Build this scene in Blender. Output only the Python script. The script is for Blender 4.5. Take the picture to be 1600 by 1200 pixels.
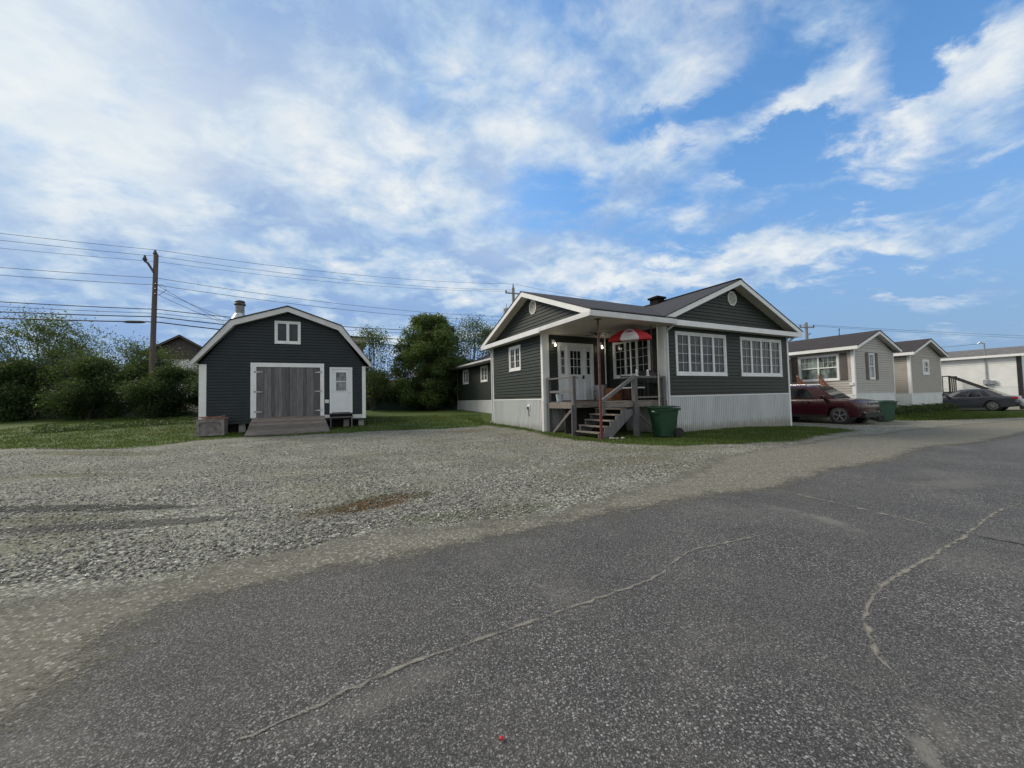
import bpy, bmesh, math, random
import numpy as np
from mathutils import Vector, Matrix
R=math.radians
scene=bpy.context.scene
for o in list(bpy.data.objects): bpy.data.objects.remove(o)
col=scene.collection
random.seed(7); rng=np.random.default_rng(7)

# ------------------------------------------------------------------ camera
F_PX,ROLL,PITCH,CAMH=600.0,0.02245,0.03859,1.305
cam_d=bpy.data.cameras.new('camera'); cam=bpy.data.objects.new('camera',cam_d); col.objects.link(cam); scene.camera=cam
cam_d.sensor_width=36; cam_d.lens=36*F_PX/1600; cam_d.clip_start=.05; cam_d.clip_end=3000
r0=Vector((1,0,0)); u0=Vector((0,-math.sin(PITCH),math.cos(PITCH))); f0=Vector((0,math.cos(PITCH),math.sin(PITCH)))
cr,sr=math.cos(ROLL),math.sin(ROLL)
rt=cr*r0-sr*u0; up=sr*r0+cr*u0
M=Matrix((rt,up,-f0)).transposed().to_4x4(); M.translation=Vector((0,0,CAMH)); cam.matrix_world=M
def ray(px,py):
    a,b=px-800,py-600
    X=cr*a-sr*b; Y=sr*a+cr*b
    return Vector((X/F_PX,math.cos(PITCH)+math.sin(PITCH)*Y/F_PX,math.sin(PITCH)-math.cos(PITCH)*Y/F_PX))

# ------------------------------------------------------------------ node helpers
class NT:
    def __init__(s,nt): s.nt=nt; s.n=nt.nodes; s.l=nt.links
    def new(s,t,**k):
        n=s.n.new(t)
        for a,b in k.items(): setattr(n,a,b)
        return n
    def put(s,sock,v):
        if isinstance(v,bpy.types.NodeSocket): s.l.new(v,sock)
        elif v is not None:
            if hasattr(sock.default_value,'__len__') and not hasattr(v,'__len__'): v=(v,)*len(sock.default_value)
            if hasattr(v,'__len__') and len(v)==3 and len(sock.default_value)==4: v=(*v,1)
            sock.default_value=v
    def math(s,op,a,b=None,c=None,clamp=False):
        n=s.new('ShaderNodeMath',operation=op,use_clamp=clamp)
        s.put(n.inputs[0],a); s.put(n.inputs[1],b); s.put(n.inputs[2],c); return n.outputs[0]
    def vmath(s,op,a,b=None):
        n=s.new('ShaderNodeVectorMath',operation=op); s.put(n.inputs[0],a); s.put(n.inputs[1],b)
        return n.outputs['Value'] if op in('LENGTH','DOT_PRODUCT','DISTANCE') else n.outputs['Vector']
    def noise(s,vec,scale,detail=4,rough=.55,dist=0):
        n=s.new('ShaderNodeTexNoise'); s.put(n.inputs['Vector'],vec); n.inputs['Scale'].default_value=scale
        n.inputs['Detail'].default_value=detail; n.inputs['Roughness'].default_value=rough; n.inputs['Distortion'].default_value=dist
        return n.outputs['Fac']
    def voro(s,vec,scale,feature='F1',rand=1):
        n=s.new('ShaderNodeTexVoronoi',feature=feature); s.put(n.inputs['Vector'],vec); n.inputs['Scale'].default_value=scale
        n.inputs['Randomness'].default_value=rand
        return n
    def ss(s,v,a,b,lo=0,hi=1):
        n=s.new('ShaderNodeMapRange',interpolation_type='SMOOTHSTEP'); s.put(n.inputs[0],v)
        for i,x in enumerate((a,b,lo,hi)): s.put(n.inputs[i+1],x)
        return n.outputs[0]
    def mix(s,f,a,b,mode='MIX'):
        n=s.new('ShaderNodeMix',data_type='RGBA',blend_type=mode); s.put(n.inputs[0],f); s.put(n.inputs[6],a); s.put(n.inputs[7],b); return n.outputs[2]
    def ramp(s,v,pts):
        n=s.new('ShaderNodeValToRGB'); s.put(n.inputs[0],v); e=n.color_ramp.elements
        while len(e)<len(pts): e.new(.5)
        for q,(p,c) in zip(e,pts): q.position=p; q.color=(*c,1) if hasattr(c,'__len__') else (c,c,c,1)
        return n.outputs[0]
    def bump(s,h,strength=.5,dist=.01):
        n=s.new('ShaderNodeBump'); n.inputs['Strength'].default_value=strength; n.inputs['Distance'].default_value=dist; s.put(n.inputs['Height'],h); return n.outputs[0]
    def ellipse(s,x,y,cx,cy,rx,ry,ang):
        c,q=math.cos(ang),math.sin(ang)
        dx=s.math('SUBTRACT',x,cx); dy=s.math('SUBTRACT',y,cy)
        a=s.math('MULTIPLY_ADD',dx,c/rx,s.math('MULTIPLY',dy,q/rx))
        b=s.math('MULTIPLY_ADD',dx,-q/ry,s.math('MULTIPLY',dy,c/ry))
        d=s.math('SQRT',s.math('ADD',s.math('MULTIPLY',a,a),s.math('MULTIPLY',b,b)))
        return s.ss(d,1.0,0.0)

# ------------------------------------------------------------------ world
SUN_AZ=-68; SUN_EL=38       # degrees: azimuth from +Y towards +X
wd=bpy.data.worlds.new('World'); scene.world=wd; wd.use_nodes=True
W=NT(wd.node_tree); W.n.clear()
sky=W.new('ShaderNodeTexSky',sky_type='NISHITA'); sky.sun_disc=False; sky.sun_elevation=R(SUN_EL); sky.sun_rotation=R(SUN_AZ)
sky.air_density=1.0; sky.dust_density=.6; sky.ozone_density=2.0; sky.altitude=100
tc=W.new('ShaderNodeTexCoord'); sep=W.new('ShaderNodeSeparateXYZ'); W.l.new(tc.outputs['Generated'],sep.inputs[0])
az=W.math('ARCTAN2',sep.outputs[0],sep.outputs[1]); el=W.math('ARCSINE',sep.outputs[2])
def azel(px,py):
    r=ray(px,py).normalized(); return math.atan2(r.x,r.y),math.asin(r.z)
# cloud layer coordinates: the direction met with a flat layer (slightly curved)
den=W.math('ADD',W.math('MAXIMUM',sep.outputs[2],0.0),.24)
cb=W.new('ShaderNodeCombineXYZ'); W.l.new(W.math('DIVIDE',sep.outputs[0],den),cb.inputs[0]); W.l.new(W.math('DIVIDE',sep.outputs[1],den),cb.inputs[1])
mp=W.new('ShaderNodeMapping'); W.l.new(cb.outputs[0],mp.inputs[0]); mp.inputs['Rotation'].default_value=(0,0,R(-28)); mp.inputs['Scale'].default_value=(.78,1.0,1)
pc=mp.outputs[0]
n_big=W.noise(pc,1.3,6,.58,.2); n_mid=W.noise(pc,3.4,9,.59,.22); n_fine=W.noise(pc,11.0,6,.62,.3)
warp=W.math('MULTIPLY',W.math('SUBTRACT',n_mid,.5),.34)
warp2=W.math('MULTIPLY',W.math('SUBTRACT',W.noise(pc,4.3,8,.64,.4),.5),.26)
azw=W.math('ADD',az,warp); elw=W.math('ADD',el,warp2)
cov=W.ss(az,.34,-.16,-.26,.50)     # denser to the left, open on the right
cov=W.math('ADD',cov,W.math('MULTIPLY',W.ss(W.math('ABSOLUTE',az),.95,1.35),.75))  # extra cloud added outside the view to brighten and neutralise the skylight
def blob(px0,py0,px1,py1,w,wt):
    global cov
    a0,e0=azel(px0,py0); a1,e1=azel(px1,py1)
    L=math.hypot(a1-a0,e1-e0)/2
    m=W.ellipse(azw,elw,(a0+a1)/2,(e0+e1)/2,L*1.25+w*.3,w,math.atan2(e1-e0,a1-a0))
    cov=W.math('MULTIPLY_ADD',m,wt,cov)
for b in [
 (860,280,1130,-20,.30,.72),(1165,210,1390,-20,.085,.72),(1180,190,1400,100,.075,.80),
 (1290,260,1680,90,.115,.95),(900,455,1760,270,.085,1.10),(640,440,1100,390,.12,.35),
 (1060,340,1330,275,.080,.62),(1530,90,1680,-10,.09,.5),(1280,480,1680,430,.05,.62),
 (1120,190,820,420,.18,.5),(860,420,1060,430,.08,.45),
 (1150,130,1050,215,.05,-.65),(1130,260,1420,210,.055,-.55),(1440,40,1490,130,.08,-.5),(930,225,1080,175,.04,-.65),
 (630,120,660,170,.045,-.5),(700,110,750,90,.045,-.5),(720,205,740,165,.04,-.45),(1250,500,1640,390,.07,-.40)]: blob(*b)
dens=W.math('ADD',cov,W.math('MULTIPLY_ADD',W.math('SUBTRACT',n_mid,.5),2.0,W.math('MULTIPLY',W.math('SUBTRACT',n_fine,.5),.75)))
dens=W.math('ADD',dens,W.math('MULTIPLY',W.math('SUBTRACT',n_big,.5),.9))
alpha=W.ss(dens,-.22,.62)
sv=(math.sin(R(SUN_AZ))*math.cos(R(SUN_EL)),math.cos(R(SUN_AZ))*math.cos(R(SUN_EL)),math.sin(R(SUN_EL)))
nearsun=W.ss(W.vmath('DOT_PRODUCT',tc.outputs['Generated'],sv),.45,1.0)
# lit tops and shaded bases of the cloud sheet
mp2=W.new('ShaderNodeMapping'); W.l.new(cb.outputs[0],mp2.inputs[0]); mp2.inputs['Rotation'].default_value=(0,0,R(-20)); mp2.inputs['Location'].default_value=(3.1,1.7,0); mp2.inputs['Scale'].default_value=(.92,1,1)
sh1=W.noise(mp2.outputs[0],2.3,9,.57,.3); sh2=W.noise(mp2.outputs[0],7.0,9,.60,.3)
lit=W.math('ADD',W.math('MULTIPLY',sh1,.58),W.math('MULTIPLY',sh2,.42)); lit=W.math('MULTIPLY_ADD',W.math('SUBTRACT',lit,.5),1.6,.508)
lit=W.math('ADD',lit,W.math('MULTIPLY_ADD',nearsun,.0,W.math('MULTIPLY',W.ss(az,-.1,.5),.06)))
lit=W.math('SUBTRACT',lit,W.math('MULTIPLY',W.ss(el,.42,.08),W.ss(az,.3,-.2,.0,.075)))
ccol=W.ramp(lit,[(.40,(.20,.31,.51)),(.475,(.27,.38,.54)),(.535,(.36,.46,.58)),(.61,(.47,.53,.60)),(.70,(.60,.63,.64))])
for (gx_,gy_,gr_,gw_) in((90,130,.42,.7),(470,210,.30,.35),(230,250,.22,.4),(820,300,.35,.3)):
    ga_,ge_=azel(gx_,gy_); gm_=W.ellipse(azw,elw,ga_,ge_,gr_,gr_*.8,.5); ccol=W.mix(W.math('MULTIPLY',gm_,gw_),ccol,(.66,.68,.66))
ccol=W.mix(W.math('MULTIPLY',W.ss(W.math('ABSOLUTE',az),1.0,1.5),.85),ccol,(.60,.585,.55))  # added clouds outside the view turned warm white against blue skylight
skyc=W.new('ShaderNodeVectorMath',operation='SCALE'); W.l.new(sky.outputs[0],skyc.inputs[0]); skyc.inputs['Scale'].default_value=.15
clear=W.mix(1.0,skyc.outputs[0],(.62,.95,1.12),'MULTIPLY')
clear=W.mix(W.math('MULTIPLY',W.ss(el,.62,.0),.92),clear,(.165,.24,.385))
clear=W.mix(W.math('MULTIPLY',W.ss(az,.25,-.5),.85),clear,(.28,.375,.51))
fin=W.mix(W.math('MULTIPLY',alpha,.94),clear,ccol)
bg=W.new('ShaderNodeBackground'); W.l.new(fin,bg.inputs[0]); bg.inputs[1].default_value=1.0
wo=W.new('ShaderNodeOutputWorld'); W.l.new(bg.outputs[0],wo.inputs[0])
wd.cycles.sampling_method='MANUAL'; wd.cycles.sample_map_resolution=512

# ------------------------------------------------------------------ sun (veiled by cloud) and view
sd=bpy.data.lights.new('sun','SUN'); sun=bpy.data.objects.new('sun',sd); col.objects.link(sun)
sd.energy=2.2; sd.angle=R(20); sd.color=(1,.89,.74)
sun.rotation_euler=Vector(sv).to_track_quat('Z','Y').to_euler()
scene.view_settings.view_transform='Standard'; scene.view_settings.look='None'; scene.view_settings.exposure=0.5; scene.view_settings.gamma=1

# ------------------------------------------------------------------ terrain
CX,CY,YAW=5.309,13.211,0.4777
cu,su=math.cos(YAW),math.sin(YAW)
def uv(x,y):
    dx,dy=x-CX,y-CY
    return dx*cu+dy*su,-dx*su+dy*cu
def hw(u,v): return CX+u*cu-v*su, CY+u*su+v*cu
def ss(t):
    t=np.clip(t,0.,1.); return t*t*(3-2*t)
def gz(x,y):
    u,v=uv(x,y)
    l=0.6*ss((y-9)/26)*(1-ss((x-0.5)/5))
    r=-0.22*ss((x-8)/6)+0.30*ss((v+1.6)/2.2)*ss((u-12.3)/1.5)*(1-ss((u-25.9)/1.5))
    bank=(0.25*ss((-x-8)/10)*ss((y-14)/8)) + 3.2*ss((y-38)/9)*(1-ss((x+2)/14)) + .9*ss((y-23)/8)*ss((-x-16)/6)
    und=.012*np.sin(x*1.3+y*.7)*np.sin(y*1.1-x*.4)*ss((np.hypot(x,y)-2)/5)
    return l+r+bank+und

# ------------------------------------------------------------------ object helpers
def link(o,parent=None):
    col.objects.link(o)
    if parent is not None: o.parent=parent
    return o
def tag(o,label=None,cat=None,group=None,kind=None):
    if label: o['label']=label
    if cat: o['category']=cat
    if group: o['group']=group
    if kind: o['kind']=kind
    return o
def thing(name,label,cat,loc=(0,0,0),rz=0,group=None):
    o=bpy.data.objects.new(name,None); o.empty_display_size=.2; col.objects.link(o)
    o.location=loc; o.rotation_euler=(0,0,rz); return tag(o,label,cat,group)
class MB:
    def __init__(s): s.v=[]; s.f=[]; s.m=[]
    def face(s,pts,mi=0):
        b=len(s.v); s.v+= [tuple(p) for p in pts]; s.f.append(tuple(range(b,b+len(pts)))); s.m.append(mi)
    def box(s,x0,x1,y0,y1,z0,z1,mi=0):
        x0,x1=sorted((x0,x1)); y0,y1=sorted((y0,y1)); z0,z1=sorted((z0,z1))
        b=len(s.v); s.v+=[(x,y,z) for x in(x0,x1) for y in(y0,y1) for z in(z0,z1)]
        for f in((0,1,3,2),(4,6,7,5),(0,4,5,1),(2,3,7,6),(0,2,6,4),(1,5,7,3)): s.f.append(tuple(b+i for i in f)); s.m.append(mi)
        return s
    def hexa(s,p,mi=0):   # 8 points ordered as in box
        b=len(s.v); s.v+=[tuple(q) for q in p]
        for f in((0,1,3,2),(4,6,7,5),(0,4,5,1),(2,3,7,6),(0,2,6,4),(1,5,7,3)): s.f.append(tuple(b+i for i in f)); s.m.append(mi)
        return s
    def bar(s,a,b,w,h,upv=(0,0,1),mi=0):   # rectangular bar from a to b, w sideways, h along up
        a,b=Vector(a),Vector(b); d=(b-a).normalized(); sd_=d.cross(Vector(upv))
        if sd_.length<1e-4: sd_=Vector((1,0,0))
        sd_.normalize(); u=sd_.cross(d).normalized(); P=[]
        for e in (a,b):
            for i in(-1,1):
                for j in(-1,1): P.append(e+sd_*w*.5*i+u*h*.5*j)
        return s.hexa(P,mi)
    def tube(s,pts,r,n=8,mi=0,cap=True):
        pts=[Vector(p) for p in pts]; rings=[]
        if not hasattr(r,'__len__'): r=[r]*len(pts)
        ref=Vector((0,0,1))
        for i,p in enumerate(pts):
            d=(pts[min(i+1,len(pts)-1)]-pts[max(i-1,0)]).normalized()
            a=d.cross(ref)
            if a.length<.05: a=d.cross(Vector((1,0,0)))
            a.normalize(); c=a.cross(d); b=len(s.v); rings.append(b)
            for k in range(n):
                t=2*math.pi*k/n; s.v.append(tuple(p+(a*math.cos(t)+c*math.sin(t))*r[i]))
        for i in range(len(pts)-1):
            for k in range(n):
                s.f.append((rings[i]+k,rings[i]+(k+1)%n,rings[i+1]+(k+1)%n,rings[i+1]+k)); s.m.append(mi)
        if cap:
            s.f.append(tuple(rings[0]+k for k in range(n))[::-1]); s.m.append(mi)
            s.f.append(tuple(rings[-1]+k for k in range(n))); s.m.append(mi)
        return s
    def lathe(s,prof,n=20,c=(0,0),mi=0):
        b=len(s.v)
        for r,z in prof:
            for k in range(n): s.v.append((c[0]+r*math.cos(2*math.pi*k/n),c[1]+r*math.sin(2*math.pi*k/n),z))
        for i in range(len(prof)-1):
            for k in range(n): s.f.append((b+i*n+k,b+i*n+(k+1)%n,b+(i+1)*n+(k+1)%n,b+(i+1)*n+k)); s.m.append(mi)
        s.f.append(tuple(b+k for k in range(n))[::-1]); s.m.append(mi)
        s.f.append(tuple(b+(len(prof)-1)*n+k for k in range(n))); s.m.append(mi)
        return s
    def prism(s,poly,axis,a,b,mi=0):   # polygon (2-D) swept along an axis 0/1/2
        def P(q,t):
            q=list(q); q.insert(axis,t); return tuple(q)
        n=len(poly); o=len(s.v); s.v+=[P(q,a) for q in poly]+[P(q,b) for q in poly]
        s.f.append(tuple(range(o,o+n))); s.m.append(mi); s.f.append(tuple(range(o+2*n-1,o+n-1,-1))); s.m.append(mi)
        for i in range(n): s.f.append((o+i,o+(i+1)%n,o+n+(i+1)%n,o+n+i)); s.m.append(mi)
        return s
    def build(s,name,mats,parent=None,smooth=False,bevel=0,recalc=True):
        me=bpy.data.meshes.new(name); me.from_pydata(s.v,[],s.f)
        if not isinstance(mats,(list,tuple)): mats=[mats]
        for m in mats: me.materials.append(m)
        if len(mats)>1: me.polygons.foreach_set('material_index',s.m)
        if recalc or bevel:
            bm=bmesh.new(); bm.from_mesh(me); bmesh.ops.recalc_face_normals(bm,faces=bm.faces)
            if bevel:
                bmesh.ops.bevel(bm,geom=[e for e in bm.edges if len(e.link_faces)==2 and e.calc_face_angle(0)>.6],offset=bevel,segments=2,affect='EDGES',profile=.5)
            bm.to_mesh(me); bm.free()
        o=bpy.data.objects.new(name,me); link(o,parent)
        if smooth:
            for p in me.polygons: p.use_smooth=True
            try: me.set_sharp_from_angle(angle=R(35))
            except Exception: pass
        return o
def box(name,m,parent,*a,bevel=0): return MB().box(*a).build(name,m,parent,bevel=bevel)
def copy_tree(o,parent=None):
    c=o.copy(); col.objects.link(c)
    if parent is not None: c.parent=parent
    for ch in list(o.children): copy_tree(ch,c)
    return c

# ------------------------------------------------------------------ materials
def mat(name,c,rough=.6,var=.12,vs=6,metal=0,bump=0,bs=40,spec=.5,stretch=None,dirt=0,c2=None):
    m=bpy.data.materials.new(name); m.use_nodes=True; N=NT(m.node_tree); b=N.n['Principled BSDF']
    t=N.new('ShaderNodeTexCoord').outputs['Object']
    if stretch:
        q=N.new('ShaderNodeMapping'); N.l.new(t,q.inputs[0]); q.inputs['Scale'].default_value=stretch; t=q.outputs[0]
    n=N.noise(t,vs,5,.6)
    lo=tuple(x*(1-var*1.6) for x in c); hi=tuple(min(1,x*(1+var*1.6)) for x in (c2 or c))
    colr=N.ramp(n,[(.3,lo),(.7,hi)])
    if dirt:
        n2=N.noise(t,1.2,6,.7); colr=N.mix(N.math('MULTIPLY',N.ss(n2,.5,.75),dirt),colr,(.16,.14,.11))
    N.l.new(colr,b.inputs['Base Color']); b.inputs['Roughness'].default_value=rough; b.inputs['Metallic'].default_value=metal
    if name in('weathered_grey_wood','weathered_deck_wood','pale_lumber','orange_boards'):
        ri=N.new('ShaderNodeNewGeometry').outputs['Random Per Island']
        for l_ in list(b.inputs['Base Color'].links): N.l.remove(l_)
        colr=N.mix(1.0,colr,N.ramp(ri,[(0,(.62,.62,.62)),(1,(1.3,1.28,1.25))]),'MULTIPLY'); N.l.new(colr,b.inputs['Base Color'])
    b.inputs['Specular IOR Level'].default_value=spec
    if 'skirting' in name:
        sz=N.new('ShaderNodeSeparateXYZ'); N.l.new(N.new('ShaderNodeTexCoord').outputs['Object'],sz.inputs[0])
        mud=N.math('MULTIPLY',N.ss(N.math('ADD',sz.outputs[2],N.math('MULTIPLY',N.noise(N.new('ShaderNodeTexCoord').outputs['Object'],3.5,6,.7),-.55)),.12,-.25),.6)
        for l_ in list(b.inputs['Base Color'].links): N.l.remove(l_)
        colr=N.mix(mud,colr,(.17,.16,.11)); N.l.new(colr,b.inputs['Base Color'])
    if bump: N.l.new(N.bump(N.noise(t,bs,4,.6),bump,.004),b.inputs['Normal'])
    return m
Mx={}
Mx['siding']=mat('green_siding',(.028,.038,.033),.55,.10,2.5,dirt=.04,spec=.35)
Mx['gsiding']=mat('charcoal_siding',(.017,.025,.030),.55,.10,2.0,dirt=.04,spec=.35)
Mx['beige']=mat('beige_siding',(.42,.41,.385),.55,.05,2,dirt=.1)
Mx['beige2']=mat('taupe_siding',(.37,.345,.315),.55,.05,2,dirt=.1)
Mx['whitesiding']=mat('white_siding',(.74,.76,.75),.5,.04,2,dirt=.05)
Mx['white']=mat('white_trim',(.74,.76,.77),.45,.04,3,dirt=.06)
Mx['offwhite']=mat('weathered_white_trim',(.60,.61,.62),.5,.06,3,dirt=.12)
Mx['skirt']=mat('grey_ribbed_skirting',(.50,.53,.54),.5,.07,1.5,stretch=(1,1,.4),dirt=.16)
Mx['wskirt']=mat('white_painted_skirting',(.66,.70,.70),.6,.06,1.5,dirt=.22)
Mx['soffit']=mat('beige_soffit',(.50,.47,.42),.6,.05,3)
Mx['door']=mat('white_door_paint',(.70,.74,.77),.35,.03,3)
Mx['plank']=mat('weathered_grey_wood',(.125,.125,.135),.8,.18,3,bump=.5,bs=60,stretch=(6,6,.6))
Mx['deck']=mat('weathered_deck_wood',(.165,.148,.135),.8,.28,4,bump=.4,bs=50,stretch=(.8,5,5))
Mx['brown']=mat('brown_wood',(.26,.10,.04),.6,.3,4,stretch=(5,5,.6))
Mx['dkbrown']=mat('dark_brown_wood',(.07,.03,.02),.6,.3,4)
Mx['redboard']=mat('red_brown_board',(.11,.045,.035),.7,.2,5)
Mx['rust']=mat('rusty_brown_steel',(.10,.045,.04),.7,.3,8)
Mx['galv']=mat('galvanised_steel',(.42,.45,.48),.42,.15,7,metal=.8)
Mx['stovepipe']=mat('dull_steel',(.20,.20,.20),.5,.25,10,metal=.4)
Mx['black']=mat('black_metal',(.018,.018,.02),.4,.2,8)
Mx['rubber']=mat('black_rubber',(.02,.02,.02),.8,.2,8)
Mx['green_bin']=mat('green_plastic',(.012,.052,.025),.45,.12,5)
Mx['grey_bin']=mat('dull_green_plastic',(.025,.075,.05),.45,.12,5)
Mx['pole']=mat('brown_pole_wood',(.13,.10,.085),.85,.25,6,stretch=(4,4,.4),bump=.4)
Mx['gpole']=mat('grey_pole_wood',(.26,.25,.24),.85,.2,6,stretch=(4,4,.4))
Mx['insul']=mat('dark_porcelain',(.05,.05,.055),.3,.1,8)
Mx['wire']=mat('cable',(.04,.042,.05),.6,.05,3)
Mx['concrete']=mat('grey_concrete',(.30,.30,.29),.85,.15,4,bump=.4)
Mx['planter']=mat('planter_wood',(.17,.155,.15),.85,.25,6,bump=.4)
Mx['sticks']=mat('dry_branches',(.22,.12,.09),.8,.4,12)
Mx['redcloth']=mat('red_canvas',(.42,.012,.02),.7,.08,4)
Mx['whitecloth']=mat('white_canvas',(.55,.53,.55),.7,.04,4)
Mx['hose']=mat('green_rubber_hose',(.01,.12,.06),.4,.15,8)
Mx['dkgreen']=mat('dark_green_boards',(.010,.045,.038),.6,.15,3)
Mx['redlattice']=mat('red_stained_wood',(.20,.055,.025),.7,.2,4)
Mx['chestnut']=mat('dark_brown_siding',(.06,.045,.045),.6,.1,3)
Mx['shutter']=mat('brown_shutter',(.09,.078,.072),.6,.08,5)
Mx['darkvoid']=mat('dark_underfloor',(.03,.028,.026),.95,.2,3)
Mx['curtain']=mat('pale_curtain',(.45,.50,.50),.9,.12,6,stretch=(8,8,.5))
def roofmat(name,c):
    m=bpy.data.materials.new(name); m.use_nodes=True; N=NT(m.node_tree); b=N.n['Principled BSDF']
    t=N.new('ShaderNodeTexCoord').outputs['Object']
    bt=N.new('ShaderNodeTexBrick'); N.l.new(t,bt.inputs['Vector']); bt.inputs['Scale'].default_value=1
    bt.inputs['Brick Width'].default_value=.3; bt.inputs['Row Height'].default_value=.14; bt.inputs['Mortar Size'].default_value=.006
    bt.inputs['Color1'].default_value=(*[x*.75 for x in c],1); bt.inputs['Color2'].default_value=(*[x*1.3 for x in c],1); bt.inputs['Mortar'].default_value=(*[x*.4 for x in c],1)
    g=N.noise(t,180,2,.5); k=N.mix(.35,bt.outputs[0],N.ramp(g,[(.3,tuple(x*.5 for x in c)),(.7,tuple(x*1.8 for x in c))]))
    k=N.mix(N.math('MULTIPLY',N.ss(N.noise(t,.9,4,.6),.45,.7),.3),k,tuple(x*1.5 for x in c))
    N.l.new(k,b.inputs['Base Color']); b.inputs['Roughness'].default_value=.9
    N.l.new(N.bump(g,.5,.004),b.inputs['Normal']); return m
Mx['roof']=roofmat('black_shingles',(.030,.029,.034)); Mx['roofb']=roofmat('brown_shingles',(.032,.026,.026)); Mx['roofg']=roofmat('grey_shingles',(.13,.125,.12))
def glassmat(name,c=(.011,.015,.021),rough=.06):
    m=bpy.data.materials.new(name); m.use_nodes=True; N=NT(m.node_tree); b=N.n['Principled BSDF']
    t=N.new('ShaderNodeTexCoord').outputs['Object']
    q=N.new('ShaderNodeMapping'); N.l.new(t,q.inputs[0]); q.inputs['Scale'].default_value=(1.4,1.4,.9)
    k=N.ramp(N.noise(q.outputs[0],1.8,4,.6),[(.38,tuple(x*.6 for x in c)),(.62,tuple(x*2.6 for x in c))])
    N.l.new(k,b.inputs['Base Color']); b.inputs['Roughness'].default_value=rough; b.inputs['IOR'].default_value=1.5; b.inputs['Specular IOR Level'].default_value=.42
    N.l.new(N.bump(N.noise(t,1.6,2,.5),.12,.02),b.inputs['Normal'])
    return m
Mx['glass']=glassmat('window_glass'); Mx['darkglass']=glassmat('dark_window_glass',(.008,.009,.012))
Mx['cglass']=glassmat('curtained_glass',(.10,.125,.12))
Mx['carglass']=glassmat('car_glass',(.012,.014,.016),.03)
def emat(name,c,s):
    m=bpy.data.materials.new(name); m.use_nodes=True; b=m.node_tree.nodes['Principled BSDF']
    b.inputs['Base Color'].default_value=(*c,1); b.inputs['Emission Color'].default_value=(*c,1); b.inputs['Emission Strength'].default_value=s; return m
Mx['bulb']=emat('lit_bulb',(1,.93,.8),2.2)
def carpaint(name,c):
    m=mat(name,c,.28,.04,3,metal=.0); b=m.node_tree.nodes['Principled BSDF']; b.inputs['Coat Weight'].default_value=.6; b.inputs['Coat Roughness'].default_value=.06; return m
Mx['maroon']=carpaint('maroon_car_paint',(.026,.002,.007)); Mx['greypaint']=carpaint('slate_car_paint',(.022,.025,.036)); Mx['silver']=carpaint('silver_car_paint',(.42,.45,.49))
Mx['chrome']=mat('chrome',(.75,.75,.77),.15,.05,4,metal=1); Mx['alloy']=mat('alloy',(.55,.56,.58),.3,.05,4,metal=.85)
Mx['lamp']=mat('headlamp_lens',(.65,.66,.68),.12,.1,9,spec=.9); Mx['taillamp']=mat('red_lamp_lens',(.35,.02,.03),.15,.1,9)
Mx['plastic']=mat('white_plastic',(.66,.66,.62),.5,.05,4); Mx['pailm']=mat('pale_blue_plastic',(.36,.42,.47),.5,.2,12)

def leafmat(name,a,b_,trans=.35):
    m=bpy.data.materials.new(name); m.use_nodes=True; N=NT(m.node_tree); b=N.n['Principled BSDF']
    g=N.new('ShaderNodeNewGeometry'); t=N.new('ShaderNodeTexCoord').outputs['Object']
    k=N.math('ADD',N.math('MULTIPLY',g.outputs['Random Per Island'],.55),N.math('MULTIPLY',N.noise(t,.9,3,.6),.6))
    c=N.ramp(k,[(.25,a),(.85,b_)])
    N.l.new(c,b.inputs['Base Color']); b.inputs['Roughness'].default_value=.55; b.inputs['Specular IOR Level'].default_value=.3
    tr=N.new('ShaderNodeBsdfTranslucent'); N.l.new(N.mix(.5,c,(.16,.24,.03)),tr.inputs[0])
    mx=N.new('ShaderNodeMixShader'); mx.inputs[0].default_value=trans; N.l.new(b.outputs[0],mx.inputs[1]); N.l.new(tr.outputs[0],mx.inputs[2])
    N.l.new(mx.outputs[0],N.n['Material Output'].inputs[0]); return m
Mx['leafd']=leafmat('dark_alder_leaves',(.018,.036,.013),(.062,.10,.030),.3)
Mx['leafm']=leafmat('mid_green_leaves',(.026,.052,.018),(.092,.135,.042),.4)
Mx['bladeg']=leafmat('grass_blades',(.030,.056,.009),(.088,.130,.027),.3)
Mx['weed']=leafmat('weed_leaves',(.03,.05,.018),(.07,.095,.035),.2)
Mx['twig']=mat('bark',(.075,.065,.055),.9,.3,8)

# ---- ground materials
def alpha_out(N,b,edge_w,noise_amp,noise_scale,t,attr='edge'):
    a=N.new('ShaderNodeAttribute',attribute_name=attr).outputs['Fac']
    n=N.math('ADD',N.math('SUBTRACT',N.noise(t,noise_scale,6,.65),.5),N.math('MULTIPLY',N.math('SUBTRACT',N.noise(t,noise_scale*18,4,.75),.5),1.1))
    al=N.ss(N.math('MULTIPLY_ADD',n,noise_amp,a),-edge_w,edge_w)
    tr=N.new('ShaderNodeBsdfTransparent'); mx=N.new('ShaderNodeMixShader'); N.l.new(al,mx.inputs[0]); N.l.new(tr.outputs[0],mx.inputs[1]); N.l.new(b.outputs[0],mx.inputs[2])
    N.l.new(mx.outputs[0],N.n['Material Output'].inputs[0])
def gmat(name):
    m=bpy.data.materials.new(name); m.use_nodes=True; N=NT(m.node_tree); b=N.n['Principled BSDF']
    t=N.new('ShaderNodeNewGeometry').outputs['Position']; s=N.new('ShaderNodeSeparateXYZ'); N.l.new(t,s.inputs[0])
    b.inputs['Specular IOR Level'].default_value=.2
    # z flattened so patterns stay in plan
    c=N.new('ShaderNodeCombineXYZ'); N.l.new(s.outputs[0],c.inputs[0]); N.l.new(s.outputs[1],c.inputs[1])
    return m,N,b,c.outputs[0],s.outputs[0],s.outputs[1]
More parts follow.
